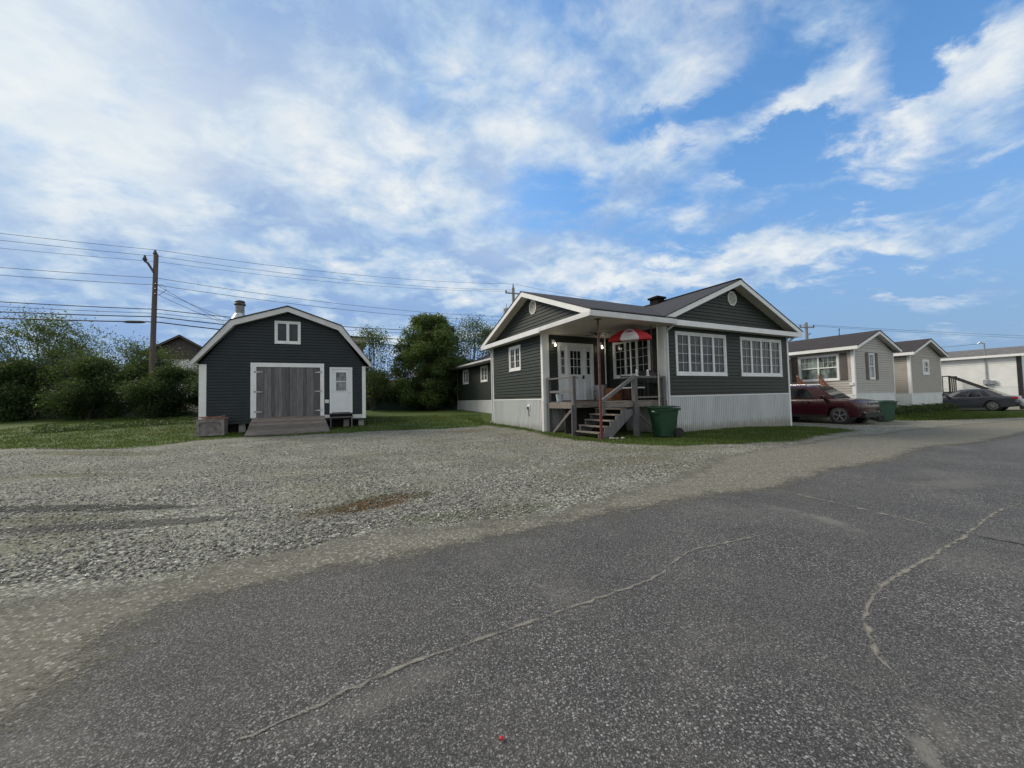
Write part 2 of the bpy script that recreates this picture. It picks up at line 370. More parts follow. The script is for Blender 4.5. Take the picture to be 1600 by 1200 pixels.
def make_lawn():
    m,N,b,t,x,y=gmat('lawn_grass')
    n1=N.noise(t,.35,5,.6); n2=N.noise(t,3,5,.65); n3=N.noise(t,34,4,.7)
    k=N.math('ADD',N.math('MULTIPLY',n2,.45),N.math('MULTIPLY',n3,.55))
    c=N.ramp(k,[(.32,(.024,.044,.008)),(.52,(.056,.092,.017)),(.72,(.098,.135,.032))])
    c=N.mix(N.math('MULTIPLY',N.ss(n1,.48,.68),.55),c,(.115,.115,.045))
    c=N.mix(N.math('MULTIPLY',N.ss(N.noise(t,1.1,5,.7),.6,.72),.35),c,(.13,.115,.06))
    # rough uncut bank beyond the mown lawn
    c=N.mix(N.math('MULTIPLY',N.ss(y,23,27),N.ss(x,-12,-15)),c,N.mix(n2,(.04,.042,.018),(.085,.075,.035)))
    N.l.new(c,b.inputs['Base Color']); b.inputs['Roughness'].default_value=.85
    N.l.new(N.bump(n3,.8,.03),b.inputs['Normal']); return m
def make_asphalt():
    m,N,b,t,x,y=gmat('asphalt')
    v=N.voro(t,95); vd=v.outputs['Distance']; vs=N.new('ShaderNodeSeparateColor'); N.l.new(v.outputs['Color'],vs.inputs[0])
    v2=N.voro(t,185); vs2=N.new('ShaderNodeSeparateColor'); N.l.new(v2.outputs['Color'],vs2.inputs[0])
    base=N.ramp(N.noise(t,60,4,.7),[(.3,(.030,.030,.030)),(.7,(.088,.087,.085))])
    agg=N.math('MULTIPLY',N.ss(vs.outputs[0],.52,.98),N.ss(vd,.62,.30))
    agg2=N.math('MULTIPLY',N.ss(vs2.outputs[0],.50,.90),N.ss(v2.outputs['Distance'],.6,.3))
    wear=N.ss(N.noise(t,.7,6,.65),.32,.68,.35,1.15)
    base=N.mix(1.0,base,N.ramp(N.noise(t,1.1,6,.7),[(.3,(.78,.78,.80)),(.7,(1.25,1.23,1.18))]),'MULTIPLY')
    c=N.mix(N.math('MULTIPLY',agg2,.75),base,(.28,.275,.262))
    c=N.mix(N.math('MULTIPLY',agg,wear,clamp=True),c,N.mix(vs.outputs[1],(.20,.20,.20),(.44,.43,.41)))
    # dust in drifts and on the right hand side
    d1=N.math('MULTIPLY',N.ss(N.noise(t,.55,6,.62),.50,.72),N.ss(N.noise(t,14,4,.7),.30,.62))
    c=N.mix(N.math('MULTIPLY',d1,.62),c,(.155,.15,.135))
    for (ex,ey,rx,ry,an,wt) in [(3.15,3.9,.65,.22,-1.4,.75),(3.0,4.35,.5,.18,-.9,.4),(6.0,5.3,1.6,.5,.2,.5),(1.45,1.42,.20,.09,1.1,.9),(1.62,1.55,.28,.12,.9,.35),(14,10.6,7,1.4,.6,.35),(-.6,1.75,.9,.2,.6,.32)]:
        e=N.ellipse(x,y,ex,ey,rx,ry,an); e=N.ss(N.math('MULTIPLY_ADD',e,.9,N.math('MULTIPLY',N.math('SUBTRACT',N.noise(t,6,8,.8),.5),2.2)),.35,.9)
        c=N.mix(N.math('MULTIPLY',e,wt),c,(.175,.17,.152))
    oil=N.math('MULTIPLY',N.ss(N.noise(t,2.6,3,.5),.74,.80),.6); c=N.mix(oil,c,(.02,.02,.022))
    N.l.new(c,b.inputs['Base Color']); b.inputs['Roughness'].default_value=.8
    h=N.math('ADD',N.math('MULTIPLY',vd,-.6),N.math('MULTIPLY',N.noise(t,120,3,.6),.7))
    N.l.new(N.bump(h,.7,.008),b.inputs['Normal']); return m
def make_gravel():
    m,N,b,t,x,y=gmat('crushed_stone')
    tw=N.vmath('ADD',t,N.vmath('SCALE',t)); 
    nn=N.new('ShaderNodeTexNoise'); N.l.new(t,nn.inputs['Vector']); nn.inputs['Scale'].default_value=9
    q=N.new('ShaderNodeVectorMath',operation='SCALE'); N.l.new(nn.outputs['Color'],q.inputs[0]); q.inputs['Scale'].default_value=.05
    t2=N.vmath('ADD',t,q.outputs[0])
    v=N.voro(t2,38); vc=N.new('ShaderNodeSeparateColor'); N.l.new(v.outputs['Color'],vc.inputs[0])
    w=N.voro(t2,80); wc=N.new('ShaderNodeSeparateColor'); N.l.new(w.outputs['Color'],wc.inputs[0])
    big=N.ramp(vc.outputs[0],[(.0,(.071,.073,.062)),(.45,(.152,.157,.134)),(.75,(.312,.320,.28)),(1,(.59,.60,.54))])
    sml=N.ramp(wc.outputs[0],[(.0,(.066,.068,.058)),(.5,(.147,.15,.127)),(.85,(.343,.348,.305)),(1,(.555,.563,.505))])
    sel=N.ss(N.noise(t,1.1,4,.6),.40,.58)
    c=N.mix(sel,sml,big)
    gap=N.mix(sel,N.ss(w.outputs['Distance'],.55,.85),N.ss(v.outputs['Distance'],.48,.8))
    c=N.mix(N.math('MULTIPLY',gap,.5),c,(.05,.05,.042))
    c=N.mix(1.0,c,N.ramp(N.noise(t,15,3,.8),[(.34,(.78,.78,.75)),(.5,(1.03,1.02,.99)),(.66,(1.38,1.37,1.3))]),'MULTIPLY')
    c=N.mix(N.math('MULTIPLY',N.ss(N.noise(t,.45,6,.65),.46,.66),.42),c,N.mix(N.noise(t,30,4,.8),(.05,.055,.02),(.17,.17,.085)))
    fines=N.math('MULTIPLY',N.ss(N.noise(t,.8,6,.62),.48,.66),.6)
    fc=N.ramp(N.noise(t,60,4,.7),[(.3,(.10,.098,.085)),(.7,(.19,.185,.165))])
    c=N.mix(fines,c,fc)
    # weeds, dry plants and damp patches that lie in the lot
    for (ex,ey,rx,ry,an,wt,cc) in [(-1.75,5.0,.9,.45,.75,.95,(.14,.085,.045)),(-1.3,5.35,.35,.2,.2,.7,(.09,.095,.03)),(-2.2,4.65,.6,.3,.6,.6,(.12,.09,.05)),(-6.0,5.05,3.2,.30,.0,.95,(.040,.042,.038)),(-4.4,4.32,2.2,.30,.13,.8,(.05,.05,.044)),(-5.8,4.55,2.2,.25,.1,.5,(.11,.12,.06)),(-.4,4.5,1.6,.3,.25,.45,(.08,.095,.035)),
             (-12,11.0,4.5,.7,-.25,.6,(.10,.11,.045)),(-8.5,7.6,1.6,.35,0,.5,(.09,.10,.045)),(-6.8,13.2,1.6,.25,.1,.5,(.10,.11,.045)),(2.2,7.8,2.4,.8,.5,.55,(.12,.115,.07)),(-2.2,15.0,1.7,.4,.1,.8,(.17,.11,.065)),(3.2,9.4,3,.7,.1,.4,(.12,.125,.06)),(6.5,8.8,2.5,.6,.4,.55,(.13,.125,.075)),(-3.2,9.5,2,.4,.1,.35,(.10,.11,.05)),(9.5,10.6,4,.8,.6,.5,(.125,.12,.075))]:
        e=N.ellipse(x,y,ex,ey,rx,ry,an); e=N.ss(N.math('MULTIPLY',e,N.math('ADD',N.noise(t,12,5,.75),.35)),.22,.42)
        c=N.mix(N.math('MULTIPLY',e,wt),c,N.mix(N.noise(t,40,3,.7),tuple(.45*k for k in cc),tuple(1.5*k for k in cc)))
    N.l.new(c,b.inputs['Base Color']); b.inputs['Roughness'].default_value=.9
    h=N.math('ADD',N.math('MULTIPLY',v.outputs['Distance'],-1),N.math('MULTIPLY',w.outputs['Distance'],-.5))
    N.l.new(N.bump(h,.7,.02),b.inputs['Normal'])
    alpha_out(N,b,.12,1.5,1.1,t); return m
def make_sand():
    m,N,b,t,x,y=gmat('sandy_fines')
    c=N.ramp(N.noise(t,48,6,.85),[(.28,(.085,.080,.066)),(.72,(.218,.212,.174))])
    c=N.mix(N.math('MULTIPLY',N.ss(N.noise(t,1.6,5,.6),.4,.65),.4),c,(.15,.14,.115))
    c=N.mix(1.0,c,N.ramp(N.noise(t,20,5,.85),[(.36,(.62,.62,.60)),(.64,(1.42,1.42,1.38))]),'MULTIPLY')
    v=N.voro(t,60); vc=N.new('ShaderNodeSeparateColor'); N.l.new(v.outputs['Color'],vc.inputs[0])
    c=N.mix(N.math('MULTIPLY',N.ss(vc.outputs[0],.84,.93),.8),c,(.36,.355,.32))
    # tyre marks that run along the road
    q=N.new('ShaderNodeMapping'); N.l.new(t,q.inputs[0]); q.inputs['Rotation'].default_value=(0,0,-.50); q.inputs['Scale'].default_value=(.25,5,1)
    tm=N.noise(q.outputs[0],2.2,4,.6); c=N.mix(N.math('MULTIPLY',N.ss(tm,.52,.66),.35),c,(.095,.092,.08))
    N.l.new(c,b.inputs['Base Color']); b.inputs['Roughness'].default_value=.95
    N.l.new(N.bump(N.math('ADD',N.noise(t,45,5,.7),N.math('MULTIPLY',tm,.7)),.7,.012),b.inputs['Normal'])
    alpha_out(N,b,.17,.75,3.2,t); return m
def make_crack(name,c1,c2,w):
    m,N,b,t,x,y=gmat(name)
    c=N.ramp(N.noise(t,70,4,.7),[(.3,c1),(.7,c2)]); N.l.new(c,b.inputs['Base Color']); b.inputs['Roughness'].default_value=.95
    alpha_out(N,b,.010*w,.07*w,9,t); return m

# ------------------------------------------------------------------ ground sheets (one shared grid)
def axis(lo,hi,fine):
    a=list(np.arange(lo,hi+1e-6,fine)); 
    d=fine*1.3; p=hi
    while p<700: p+=d; a.append(p); d*=1.25
    d=fine*1.3; p=lo
    while p>-700: p-=d; a.insert(0,p); d*=1.25
    return np.array(a)
gx=axis(-34,40,.25); gy=axis(-3,34,.25)
XX,YY=np.meshgrid(gx,gy); ZZ=gz(XX,YY)
far=ss((np.hypot(XX,YY)-80)/200); ZZ=ZZ*(1-far)+far*(-1.0)
def sdist(poly):
    P=np.stack([XX.ravel(),YY.ravel()],1); best=np.full(len(P),1e9); ins=np.zeros(len(P),bool)
    for (a,b) in zip(poly,poly[1:]+poly[:1]):
        a=np.array(a,float); b=np.array(b,float); d=b-a; t=np.clip(((P-a)@d)/(d@d+1e-12),0,1)
        best=np.minimum(best,np.hypot(*(P-a-t[:,None]*d).T))
        c=((a[1]>P[:,1])!=(b[1]>P[:,1])); 
        with np.errstate(divide='ignore',invalid='ignore'): xi=(b[0]-a[0])*(P[:,1]-a[1])/(b[1]-a[1])+a[0]
        ins^=c&(P[:,0]<xi)
    return np.where(ins,best,-best).reshape(XX.shape)
def sheet(name,mt,dz,sd_=None,margin=0):
    if sd_ is None: use=np.ones((len(gy)-1,len(gx)-1),bool)
    else:
        k=sd_>-margin; use=k[:-1,:-1]|k[1:,:-1]|k[:-1,1:]|k[1:,1:]
    idx=np.arange(XX.size).reshape(XX.shape); j,i=np.nonzero(use)
    q=np.stack([idx[j,i],idx[j,i+1],idx[j+1,i+1],idx[j+1,i]],1)
    un,inv=np.unique(q,return_inverse=True); q=inv.reshape(q.shape)
    v=np.stack([XX.ravel()[un],YY.ravel()[un],ZZ.ravel()[un]+dz],1)
    me=bpy.data.meshes.new(name); me.vertices.add(len(v)); me.vertices.foreach_set('co',v.ravel())
    me.loops.add(q.size); me.loops.foreach_set('vertex_index',q.ravel()); me.polygons.add(len(q))
    me.polygons.foreach_set('loop_start',np.arange(0,q.size,4)); me.polygons.foreach_set('loop_total',np.full(len(q),4))
    me.update(); me.polygons.foreach_set('use_smooth',np.ones(len(q),bool))
    if sd_ is not None:
        at=me.attributes.new('edge','FLOAT','POINT'); at.data.foreach_set('value',np.clip(sd_.ravel()[un],-3,3).astype(np.float32))
    me.materials.append(mt); o=bpy.data.objects.new(name,me); link(o); return tag(o,kind='structure')
GRASS=[(-40,14.5),(-17.29,12.99),(-14.25,12.24),(-11.85,11.87),(-11.35,13.63),(-10.19,14.9),(-7.09,15.16),(-5.34,15.95),(-2.72,16.15),(-1.18,17.1),(-.31,16.14),(1.09,13.5),(1.89,11.62),(2.76,10.56),(4.23,9.9),(5.78,10.02),(7.81,10.52),(13.44,15.05)]
DRIVE=[(13.2,17.0),(12.2,19.5),(10.0,24),(12.4,26),(15.6,21.5),(18.0,18.9)]
G2=[(18.63,18.9),(19.07,18.9),(22.44,19.1),(26.06,19.55),(30,21.3),(36,24),(30.5,31),(36,34),(60,44)]
ROAD=[(-6,.3),(-3.2,1.0),(-2.0,1.75),(-2.33,2.24),(-2.30,2.51),(-2.05,2.74),(-1.51,3.01),(-1.07,3.16),(-.6,3.47),(-.03,3.72),(.86,4.19),(1.68,4.61),(3.06,5.22),(3.71,5.40),(5.28,6.43),(6.95,7.2),(10.29,9.38),(16.3,12.5),(60,37)]
SAND=[(-7,2.4),(-3.42,2.59),(-2.61,2.81),(-2.31,3.22),(-1.74,3.46),(-1.46,3.85),(-.37,4.06),(.5,4.33),(1.75,5.42),(3.27,6.67),(4.25,7.97),(7.14,9.63),(13.99,14.11),(24.49,18.48),(60,39)]
lawn=sheet('lawn',make_lawn(),0)
grav=sheet('gravel_lot',make_gravel(),.004,sdist(GRASS+DRIVE+G2+[(60,30)]+[(16,10),(5,4.5),(-2,1),(-40,-6)]),.75)
roadp=ROAD+[(64,30),(10.5,-1.5),(2,-8),(-8,-8)]
road=sheet('road',make_asphalt(),.008,sdist(roadp),0.05)
verge=sheet('sandy_verge',make_sand(),.012,sdist(SAND+ROAD[::-1]),.5)
def off_curve(pts,seed,amp):
    rr=random.Random(seed); out=[]
    for (a,b) in zip(pts[:-1],pts[1:]):
        a=Vector(a);b=Vector(b);n=max(2,int((b-a).length/.05))
        for k in range(n): out.append(a.lerp(b,k/n)+Vector((rr.uniform(-1,1),rr.uniform(-1,1)))*amp)
    out.append(Vector(pts[-1])); return out
def crack(pts,w,mt,seed,name='road_crack'):
    c=off_curve(pts,seed,.011); V=[];Fc=[];E=[]; rr=random.Random(seed+5)
    for i,p in enumerate(c):
        d=(c[min(i+1,len(c)-1)]-c[max(i-1,0)]).normalized(); n=Vector((-d.y,d.x))
        ww=w*(.35+1.1*rr.random()**1.5)*min(1,.25+i/8,.25+(len(c)-1-i)/8)
        for s_,e in((-2.2,-ww*1.2),(-1,0),(0,ww),(1,0),(2.2,-ww*1.2)):
            q=p+n*ww*s_; V.append((q.x,q.y,float(gz(q.x,q.y))+.0122)); E.append(e)
        if i:
            b=len(V)-10
            for k in range(4): Fc.append((b+k,b+k+1,b+k+6,b+k+5))
    me=bpy.data.meshes.new(name); me.from_pydata(V,[],Fc); at=me.attributes.new('edge','FLOAT','POINT'); at.data.foreach_set('value',np.array(E,np.float32)); me.materials.append(mt)
    o=bpy.data.objects.new(name,me); link(o); return tag(o,kind='structure')
mc=make_crack('sand_filled_crack',(.16,.152,.13),(.28,.265,.23),1); md=make_crack('open_crack',(.02,.02,.02),(.04,.04,.04),.6)
crack([(-1.09,1.53),(-.97,1.62),(-.73,1.81),(-.51,1.97),(-.03,2.22),(.37,2.44),(.85,2.7),(1.07,2.86),(1.17,2.99),(1.46,3.25),(1.67,3.34),(2.34,3.6)],.0085,mc,1)
crack([(5.78,4.41),(5.09,4.1),(3.82,3.35),(3.05,2.94),(2.52,2.67),(2.16,2.4),(1.96,2.23),(1.85,2.06),(1.73,1.88),(1.73,1.79)],.0115,mc,2)
crack([(3.52,5.25),(3.78,4.45),(3.91,3.87),(3.96,3.6)],.018,mc,3)
crack([(3.94,3.65),(3.99,3.5),(4.15,3.19),(4.4,2.8)],.010,md,4)
crack([(5.0,6.4),(5.3,5.4),(5.9,4.9)],.012,mc,5)

# loose stones lying on the lot (nobody could count them)
def insidep(poly,x,y):
    ins=np.zeros(len(x),bool)
    for (a,b) in zip(poly,poly[1:]+poly[:1]):
        c=((a[1]>y)!=(b[1]>y)); xi=(b[0]-a[0])*(y-a[1])/(b[1]-a[1]+1e-12)+a[0]; ins^=c&(x<xi)
    return ins
def rawmesh(name,V,Q,mt,parent=None,nv=4):
    me=bpy.data.meshes.new(name); me.vertices.add(len(V)); me.vertices.foreach_set('co',V.astype(np.float32).ravel())
    me.loops.add(Q.size); me.loops.foreach_set('vertex_index',Q.astype(np.int32).ravel()); me.polygons.add(len(Q))
    me.polygons.foreach_set('loop_start',np.arange(0,Q.size,nv)); me.polygons.foreach_set('loop_total',np.full(len(Q),nv)); me.update()
    me.materials.append(mt); o=bpy.data.objects.new(name,me); link(o,parent); return o
def stones(n,area,smin,smax,name,label,mt):
    lot=[p for p in area]; xs=[p[0] for p in lot]; ys=[p[1] for p in lot]
    x=rng.uniform(min(xs),max(xs),n*6); y=rng.uniform(min(ys),max(ys),n*6)
    dist=np.hypot(x,y); keep=insidep(lot,x,y)&(rng.random(len(x))<np.clip((4.5/dist)**1.2,0,1))&(np.abs(x)<1.45*y+1)
    # stones lie in drifts
    dr=np.sin(x*1.9+np.sin(y*1.3)*1.5)*np.sin(y*2.3+x*.6)+rng.normal(0,.5,len(x)); keep&=dr>-.35
    x=x[keep][:n]; y=y[keep][:n]; n=len(x); s=rng.uniform(smin,smax,n)*rng.choice([1,1,1,1.5],n)
    octv=np.array([(1,0,0),(0,1,0),(-1,0,0),(0,-1,0),(0,0,1),(0,0,-.6)],float); octf=np.array([(0,1,4),(1,2,4),(2,3,4),(3,0,4),(1,0,5),(2,1,5),(3,2,5),(0,3,5)])
    ang=rng.uniform(0,6.28,n); V=octv[None]*rng.uniform(.55,1.25,(n,6,1))+rng.normal(0,.12,(n,6,3)); V*=s[:,None,None]; V[:,:,2]*=.62
    c,q=np.cos(ang)[:,None],np.sin(ang)[:,None]; X=V[:,:,0]*c-V[:,:,1]*q; Y=V[:,:,0]*q+V[:,:,1]*c
    V=np.stack([X+x[:,None],Y+y[:,None],V[:,:,2]+gz(x,y)[:,None]+.008+s[:,None]*.25],2).reshape(-1,3)
    Fq=(octf[None]+np.arange(n)[:,None,None]*6).reshape(-1,3)
    o=rawmesh(name,V,Fq,mt,nv=3); return tag(o,label,'gravel',kind='stuff')
def stonemat():
    m=bpy.data.materials.new('loose_stone'); m.use_nodes=True; N=NT(m.node_tree); b=N.n['Principled BSDF']
    g=N.new('ShaderNodeNewGeometry'); c=N.ramp(g.outputs['Random Per Island'],[(0,(.085,.083,.072)),(.4,(.17,.166,.145)),(.8,(.34,.33,.295)),(1,(.60,.59,.54))])
    N.l.new(c,b.inputs['Base Color']); b.inputs['Roughness'].default_value=.9; return m
lotpoly=[(-16,11.9),(-11.6,11.6),(-7,14.9),(-1,15.8),(1.5,11.6),(4,9.4),(7.5,10),(4.2,8.0),(3.1,6.7),(1.6,5.5),(.4,4.5),(-.4,4.2),(-1.5,3.95),(-1.9,3.5),(-2.5,3.2),(-2.8,2.95),(-8,2.8)]
stones(60000,lotpoly,.006,.015,'gravel','loose pale crushed stones scattered over the gravel lot',stonemat())

# grass blades
def blades(n,poly,h,name,label,mt,hole=None,w=.012):
    xs=[p[0] for p in poly]; ys=[p[1] for p in poly]
    x=rng.uniform(min(xs),max(xs),n*4); y=rng.uniform(min(ys),max(ys),n*4); k=insidep(poly,x,y)
    cl=np.sin(x*2.1+1.3*np.sin(y*1.7))*np.sin(y*2.9+x)+rng.normal(0,.7,len(x)); k&=cl>-.5
    x=x[k][:n]; y=y[k][:n]; n=len(x); a=rng.uniform(0,6.28,n); hh=h*rng.uniform(.4,1.3,n); l=rng.normal(0,.35,(n,2))*hh[:,None]; z=gz(x,y)
    V=np.zeros((n,3,3)); V[:,0]=np.stack([x-np.cos(a)*w,y-np.sin(a)*w,z-.01],1); V[:,1]=np.stack([x+np.cos(a)*w,y+np.sin(a)*w,z-.01],1); V[:,2]=np.stack([x+l[:,0],y+l[:,1],z+hh],1)
    o=rawmesh(name,V.reshape(-1,3),np.arange(n*3).reshape(-1,3),mt,nv=3); return tag(o,label,'grass',kind='stuff')
blades(30000,[(-1.2,17.4),(1.0,13.9),(1.8,11.8),(2.7,10.6),(4.2,9.85),(5.8,9.95),(8,10.6),(13.4,15.1),(13.2,17),(12,16.8),hw(0,0),hw(-3.1,0),hw(-3.1,7.4),(-3,22)],.055,'grass','short mown grass along the foot of the dark green house',Mx['bladeg'])
blades(42000,[(-24,13.6),(-14.25,12.15),(-11.9,11.8),(-11.3,13.6),(-10.2,14.8),(-7.1,15.1),(-5.3,15.85),(-2.7,16.1),(-1.2,17.2),(-2,24),(-26,24)],.06,'grass','short mown grass of the yard round the gambrel shed',Mx['bladeg'],w=.016)
blades(12000,[(18.6,18.95),(22.4,19.1),(26,19.6),(30,21.3),(28,25),(19,20.8)],.09,'grass','olive grass strip in front of the beige mobile homes',Mx['bladeg'],w=.02)
blades(1800,[(-2.6,4.5),(-1.9,4.6),(-1.1,5.3),(-1.2,5.55),(-1.9,5.4)],.03,'grass','reddish dry weeds growing in the gravel lot',leafmat('dry_weeds',(.06,.06,.02),(.20,.11,.05),.2),w=.006)

# ------------------------------------------------------------------ building helpers
# Planes:  front wall: (a,b,z)->(a,v0-b,z)   left wall: (a,b,z)->(u0-b,a,z)   b = outwards
def FR(v0): return lambda a,b,z:(a,v0-b,z)
def LF(u0_): return lambda a,b,z:(u0_-b,a,z)
def RT(u0_): return lambda a,b,z:(u0_+b,a,z)
def pbox(mb,P,a0,a1,b0,b1,z0,z1,mi=0):
    mb.hexa([P(a,b,z) for a in(a0,a1) for b in(b0,b1) for z in(z0,z1)],mi)
def siding(mb,P,rng_f,z0,z1,step=.128,lap=.028,holes=()):
    """clapboards: rng_f(z)->(a0,a1); holes: (a0,a1,z0,z1)"""
    z=z0
    while z<z1-1e-4:
        zt=min(z+step,z1); cuts=[z,zt]
        for h in holes:
            for q in(h[2],h[3]):
                if z<q<zt: cuts.append(q)
        cuts=sorted(set(cuts))
        zg=z+step*.80
        if z<zg<zt: cuts=sorted(set(cuts+[zg]))
        for c0,c1 in zip(cuts[:-1],cuts[1:]):
            gro=c0>=zg-1e-6
            def bo(q): return .001 if gro else lap*(1-.35*(q-z)/step)+.002
            lo0,hi0=rng_f(c0); lo1,hi1=rng_f(c1); segs=[(0.,1.)]
            for h in holes:
                if h[2]<=c0+1e-6 and h[3]>=c1-1e-6:
                    ns=[]
                    for s0,s1 in segs:
                        f0=(h[0]-lo0)/(hi0-lo0); f1=(h[1]-lo0)/(hi0-lo0)
                        if f1<=s0 or f0>=s1: ns.append((s0,s1)); continue
                        if f0>s0: ns.append((s0,f0))
                        if f1<s1: ns.append((f1,s1))
                    segs=ns
            for s0,s1 in segs:
                L0=lo0+(hi0-lo0)*s0; H0=lo0+(hi0-lo0)*s1; L1=lo1+(hi1-lo1)*s0; H1=lo1+(hi1-lo1)*s1
                mb.face([P(L0,bo(c0),c0),P(H0,bo(c0),c0),P(H1,bo(c1),c1),P(L1,bo(c1),c1)])
                if c0==z: mb.face([P(L0,0,c0),P(H0,0,c0),P(H0,bo(c0),c0),P(L0,bo(c0),c0)])
                if gro: ls=lap*.70+.002; mb.face([P(L0,.001,c0),P(H0,.001,c0),P(H0,ls,c0),P(L0,ls,c0)])
        z=zt
def ribs(mb,P,a0,a1,z0a,z0b,z1,step=.105,d=.035):
    """vertical ribbed skirting panel; bottom slopes from z0a to z0b"""
    n=max(2,int(abs(a1-a0)/step)); zb=lambda f:z0a+(z0b-z0a)*f
    for k in range(n):
        f0=k/n; f1=(k+.5)/n; f2=(k+.68)/n; f3=(k+.82)/n; f4=(k+1)/n; A=lambda f:a0+(a1-a0)*f
        for (p,q,bp,bq) in((f0,f1,d,d),(f1,f2,d,0),(f2,f3,0,0),(f3,f4,0,d)):
            mb.face([P(A(p),bp,zb(p)),P(A(q),bq,zb(q)),P(A(q),bq,z1),P(A(p),bp,z1)])
def window(parent,P,a0,a1,z0,z1,sashes=2,cols=2,rows=3,glass='glass',fw=.075,sw=.05,hung=False,trim='white'):
    fr=MB(); t=fw
    for (x0,x1,y0,y1) in((a0,a1,z0,z0+t),(a0,a1,z1-t,z1),(a0,a0+t,z0+t,z1-t),(a1-t,a1,z0+t,z1-t)): pbox(fr,P,x0,x1,-.03,.045,y0,y1)
    pbox(fr,P,a0-.01,a1+.01,.0,.06,z0-.022,z0-.001)
    w=fr.build('window',Mx[trim],parent)
    ia,ib,iz0,iz1=a0+t,a1-t,z0+t,z1-t; n=sashes; sw_=(ib-ia)/n
    pn=MB(); pbox(pn,P,ia,ib,-.028,-.012,iz0,iz1); pn.build('pane',Mx[glass],w)
    for k in range(n):
        s0=ia+k*sw_; s1=s0+sw_; sb=MB()
        for (x0,x1,y0,y1) in((s0,s1,iz0,iz0+sw),(s0,s1,iz1-sw,iz1),(s0,s0+sw,iz0+sw,iz1-sw),(s1-sw,s1,iz0+sw,iz1-sw)): pbox(sb,P,x0+.001,x1-.001,-.010,.025,y0,y1)
        gz0,gz1=iz0+sw,iz1-sw
        if hung:
            zm=(gz0+gz1)/2; pbox(sb,P,s0+sw,s1-sw,-.010,.028,zm-.03,zm+.03); gz0=zm+.03
        sb.build('sash',Mx[trim],w)
        if cols>1 or rows>1:
            gr=MB(); g0,g1=s0+sw,s1-sw; b_=.008
            for c in range(1,cols): x=g0+(g1-g0)*c/cols; pbox(gr,P,x-b_,x+b_,-.009,.004,gz0,gz1)
            for r in range(1,rows): z=gz0+(gz1-gz0)*r/rows; pbox(gr,P,g0,g1,-.009,.0055,z-b_,z+b_)
            gr.build('grille',Mx['offwhite'],w)
    return w
def octvent(parent,P,a,z,ra,rz):
    m=MB(); k8=[(math.cos(R(22.5+45*i)),math.sin(R(22.5+45*i))) for i in range(8)]
    for i in range(8):
        c0,s0=k8[i]; c1,s1=k8[(i+1)%8]
        m.hexa([P(a+ra*c0*q,b,z+rz*s0*q) for q in(.8,1) for b in(.012,.05)]+[P(a+ra*c1*q,b,z+rz*s1*q) for q in(.8,1) for b in(.012,.05)])
    o=m.build('gable_vent',Mx['plastic'],parent); s=MB()
    for i in range(-5,6):
        zz=i*.075*rz/.45*1.0; 
        if abs(zz)>rz*.78: continue
        wv=ra*.78*min(1,(1.25-abs(zz)/rz)) ; s.hexa([P(a+x,b,z+zz+(.0 if b>.03 else .03)+h) for x in(-wv,wv) for b in(.013,.042) for h in(0,.02)])
    s.build('louvre',Mx['plastic'],o); return o
def rooflabs(mb,pts,th=.06):
    """pts: quad (4 pts) top surface; makes a slab downwards"""
    mb.hexa([pts[0],(pts[0][0],pts[0][1],pts[0][2]-th),pts[1],(pts[1][0],pts[1][1],pts[1][2]-th),pts[3],(pts[3][0],pts[3][1],pts[3][2]-th),pts[2],(pts[2][0],pts[2][1],pts[2][2]-th)])
def polyslab(mb,pts,th):
    n=len(pts); b=len(mb.v); mb.v+=[tuple(p) for p in pts]+[(p[0],p[1],p[2]-th) for p in pts]
    mb.f.append(tuple(range(b,b+n))); mb.m.append(0); mb.f.append(tuple(range(b+2*n-1,b+n-1,-1))); mb.m.append(0)
    for i in range(n): mb.f.append((b+i,b+(i+1)%n,b+n+(i+1)%n,b+n+i)); mb.m.append(0)

# ================================================================== MAIN HOUSE (local frame u,v)
H=thing('house','dark green sided house with two white trimmed gables and a recessed front porch','house',(CX,CY,0),YAW)
G0=-.35; ZS,ZT=1.255,3.70; UD=7.56; UE,VE,VF=-3.154,2.884,7.36; UR=-.6; VR=19.8
lin=lambda a,b:(lambda z:(a,b))
# -- siding walls
def wallpart(P,a0,a1,z0,z1,holes=(),rf=None,m='siding',parent=H,name='wall',step=.128):
    s=MB(); siding(s,P,rf or lin(a0,a1),z0,z1,step,holes=holes); return s.build(name,Mx[m],parent,recalc=False)
wallpart(FR(0),0,UD,ZS,ZT,[(.49,3.30,2.01,3.56),(4.20,7.04,2.01,3.56)])
wallpart(LF(UE),VE,VF,ZS,ZT,[(4.57,5.61,2.50,3.54)])
wallpart(FR(VE),UE,0,1.16,ZT,[(-2.51,-.81,1.16,3.42)])
wallpart(LF(0),0,VE,1.16,ZT,[(.63,2.55,2.03,3.50)])
wallpart(LF(UR),VF,VR,ZS-.03,ZT,[(13.8,14.95,2.5,3.56),(17.3,18.45,2.5,3.56)])
wallpart(RT(UD),0,VR,ZS,ZT)
# gables
SL=.41
ZR1=5.48; ZR2=5.68; VM=3.72; UM=3.78; EO=.42   # ridges, centres, eave overhang
EZ=3.95
def gabl(P,c,half,zt,z0):
    zz=zt-.10
    wallpart(P,0,0,z0,zz-.12,rf=lambda z:(c-half*(zz-z)/(zz-z0),c+half*(zz-z)/(zz-z0)))
gabl(FR(0),UM,4.05,ZR2,3.86)
gabl(LF(UE),VM,3.95,ZR1,3.86)
core=MB(); core.box(.03,UD-.02,.03,VR-.03,.2,3.84); core.box(UE+.03,.0,VE+.04,VF-.03,.2,3.84); core.box(UR+.03,.0,VF,VR-.03,.2,3.84)
core.build('inner_wall',Mx['darkvoid'],H)
